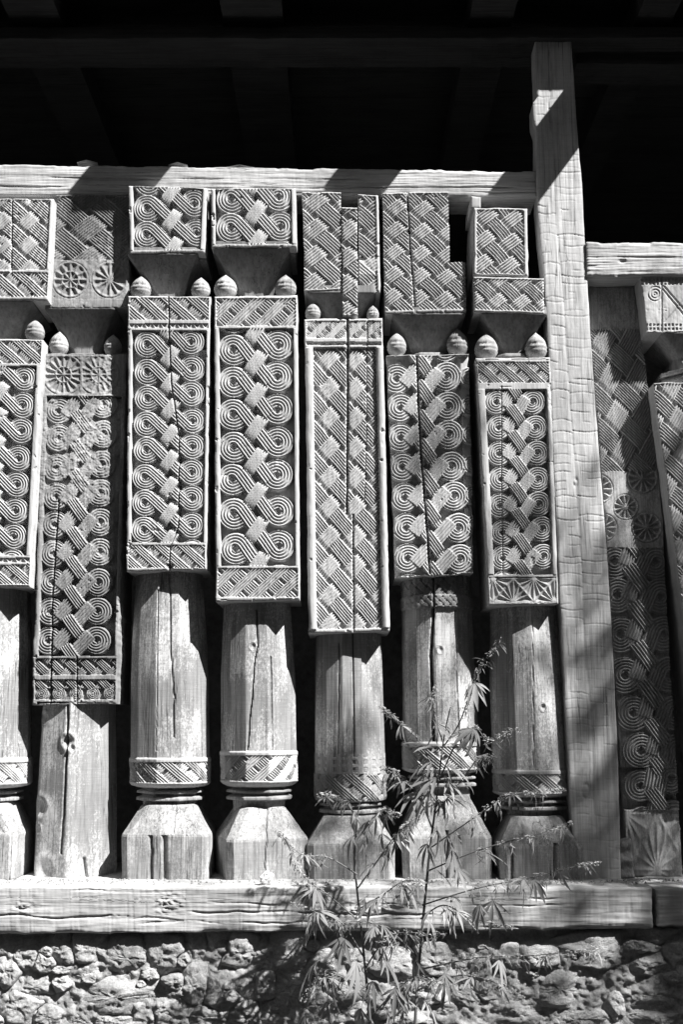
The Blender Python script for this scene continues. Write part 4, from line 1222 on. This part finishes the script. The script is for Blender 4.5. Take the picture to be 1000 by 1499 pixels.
plant('bushy hemp plant with drooping leaves, in front of the fourth and fifth pillars',
      [(548, 1640), (542, 1500), (536, 1430), (528, 1350), (520, 1270), (522, 1210), (528, 1165)],
      [([(524, 1200), (510, 1180), (492, 1168), (480, 1166)], .05, 6, 1, 4),
       ([(522, 1230), (545, 1200), (560, 1185), (575, 1190)], .06, 8, 2, 5),
       ([(523, 1280), (480, 1255), (440, 1250), (404, 1215)], .08, 12, 1, 7),
       ([(524, 1300), (560, 1250), (580, 1222), (606, 1200)], .08, 9, 2, 5),
       ([(528, 1350), (480, 1310), (452, 1290), (432, 1270)], .10, 8, 3, 4),
       ([(532, 1400), (500, 1350), (470, 1335), (440, 1330)], .12, 9, 3, 3),
       ([(534, 1420), (560, 1380), (590, 1365), (640, 1370)], .12, 10, 3, 4),
       ([(540, 1470), (500, 1430), (470, 1430), (455, 1450)], .12, 10, 3, 3),
       ([(526, 1330), (560, 1310), (590, 1290), (612, 1290)], .10, 8, 1, 5),
       ([(542, 1490), (580, 1450), (610, 1430), (640, 1440)], .12, 10, 3, 4)],
      [(470, 1400, -.8, -.6, 1.0, .1), (520, 1400, .3, -1, 1.0, .12), (490, 1430, -.5, -.9, 1.0, .12), (560, 1400, .6, -.8, 1.0, .12), (580, 1440, -.2, -1, 1.0, .12), (450, 1480, -.6, -.8, 1.0, .1), (500, 1490, .2, -1, 1.0, .1), (555, 1350, .8, -.5, .9, .1), (540, 1310, -.9, -.4, .9, .08), (500, 1365, 0, -1, 1.0, .1), (508, 1370, -.7, -.8, .9, .12), (470, 1335, -.6, -.9, .9, .1), (455, 1300, -.8, -.9, .8, .08), (520, 1220, -.7, -.6, .9, .05), (530, 1230, .5, -1, .9, .06), (545, 1430, .1, -1, .9, .1), (565, 1470, .5, -1, .8, .1), (480, 1460, -.2, -1, .9, .1), (530, 1470, -.3, -1, .9, .12), (590, 1470, .1, -1, .9, .1), (560, 1215, -.2, -1, .8, .1)], -0.42)

# ------------------------------------------------------------------ tree whose shade falls on the lower right
def shade_pt(px, py, t):
    x, y, z = W3(px, py, 0.0)
    return Vector((x, y, z)) + Vector((1.44, -1.0, 2.0)) * t
tr = thing('shade_tree', 'leafy tree standing to the right, throwing soft shade over the lower right pillars', 'tree', (5.6, -2.6, 0))
base = Vector((5.6, -2.6, 0))
MB().tube([(5.6, -2.6, 0), (5.5, -2.55, 1.6), (5.2, -2.6, 3.2), (4.9, -2.7, 5.0), (4.7, -2.7, 6.2)], [.16, .13, .11, .08, .03], 8).build('trunk', M_BARK, tr, True)
R_ = random.Random(8)
cv_ = []; cf_ = []
def clump(c, r, n, ls):
    for k in range(n):
        d = Vector((R_.gauss(0, 1), R_.gauss(0, 1), R_.gauss(0, .8))) * r * .5
        p = c + d; a = Vector((R_.gauss(0, 1), R_.gauss(0, 1), R_.gauss(0, 1))).normalized(); b = a.orthogonal().normalized()
        l = ls * R_.uniform(.6, 1.3); i = len(cv_)
        cv_.extend([tuple(p - a * l), tuple(p + b * l * .4), tuple(p + a * l), tuple(p - b * l * .4)]); cf_.append((i, i + 1, i + 2, i + 3))
SHADE = [(985, 1235, 70, 120), (975, 1130, 60, 50),   # (photo x, y of the shade, size px, leaf count)
    (900, 1190, 130, 124), (850, 1250, 110, 93), (985, 1000, 120, 68), (940, 850, 80, 68), (760, 1270, 110, 23), (640, 1250, 110, 23), (540, 1060, 34, 60), (530, 1200, 70, 37), (650, 1330, 120, 68), (800, 1340, 130, 93),
    (930, 1340, 100, 74), (760, 760, 60, 46), (770, 830, 50, 34), (660, 600, 40, 30), (655, 640, 34, 24), (850, 900, 60, 40), (900, 1450, 130, 80), (700, 1440, 120, 55), (1010, 760, 90, 49), (870, 1080, 90, 90), (990, 690, 70, 49), (520, 1260, 70, 31)]
for (px, py, r, n) in SHADE:
    clump(shade_pt(px, py, 2.6 + R_.uniform(-.2, .3)), r * S, int(n * .78), .045)
for k in range(50):        # the rest of the crown, up and to the right
    c = Vector((R_.uniform(4.6, 6.8), R_.uniform(-3.6, -1.6), R_.uniform(4.2, 7.6)))
    clump(c, .45, 90, .05)
link('crown', np.array(cv_), cf_, M_TREE, tr, False)
t2 = thing('shade_tree', 'added unseen leafy tree in front of the wall, shading the ground against bounce light', 'tree', (5.6, -6.4, 0))  # added out of view to dim light bounced off the ground
MB().tube([(5.6, -6.4, 0), (5.5, -6.3, 2), (5.2, -6.2, 3.6), (4.8, -6.1, 5.2)], [.2, .17, .14, .06], 8).build('trunk', M_BARK, t2, True)
cv_ = []; cf_ = []
for k in range(190):
    x = R_.uniform(-3.5, 3.2); y = R_.uniform(-6.0, -0.7); t = R_.uniform(2.4, 3.3)
    c = Vector((x + 1.44 * t, y - t, 2 * t))
    if c.y > -3.9: continue
    clump(c, .5, 90, .08)
link('crown', np.array(cv_), cf_, M_TREE, t2, False)
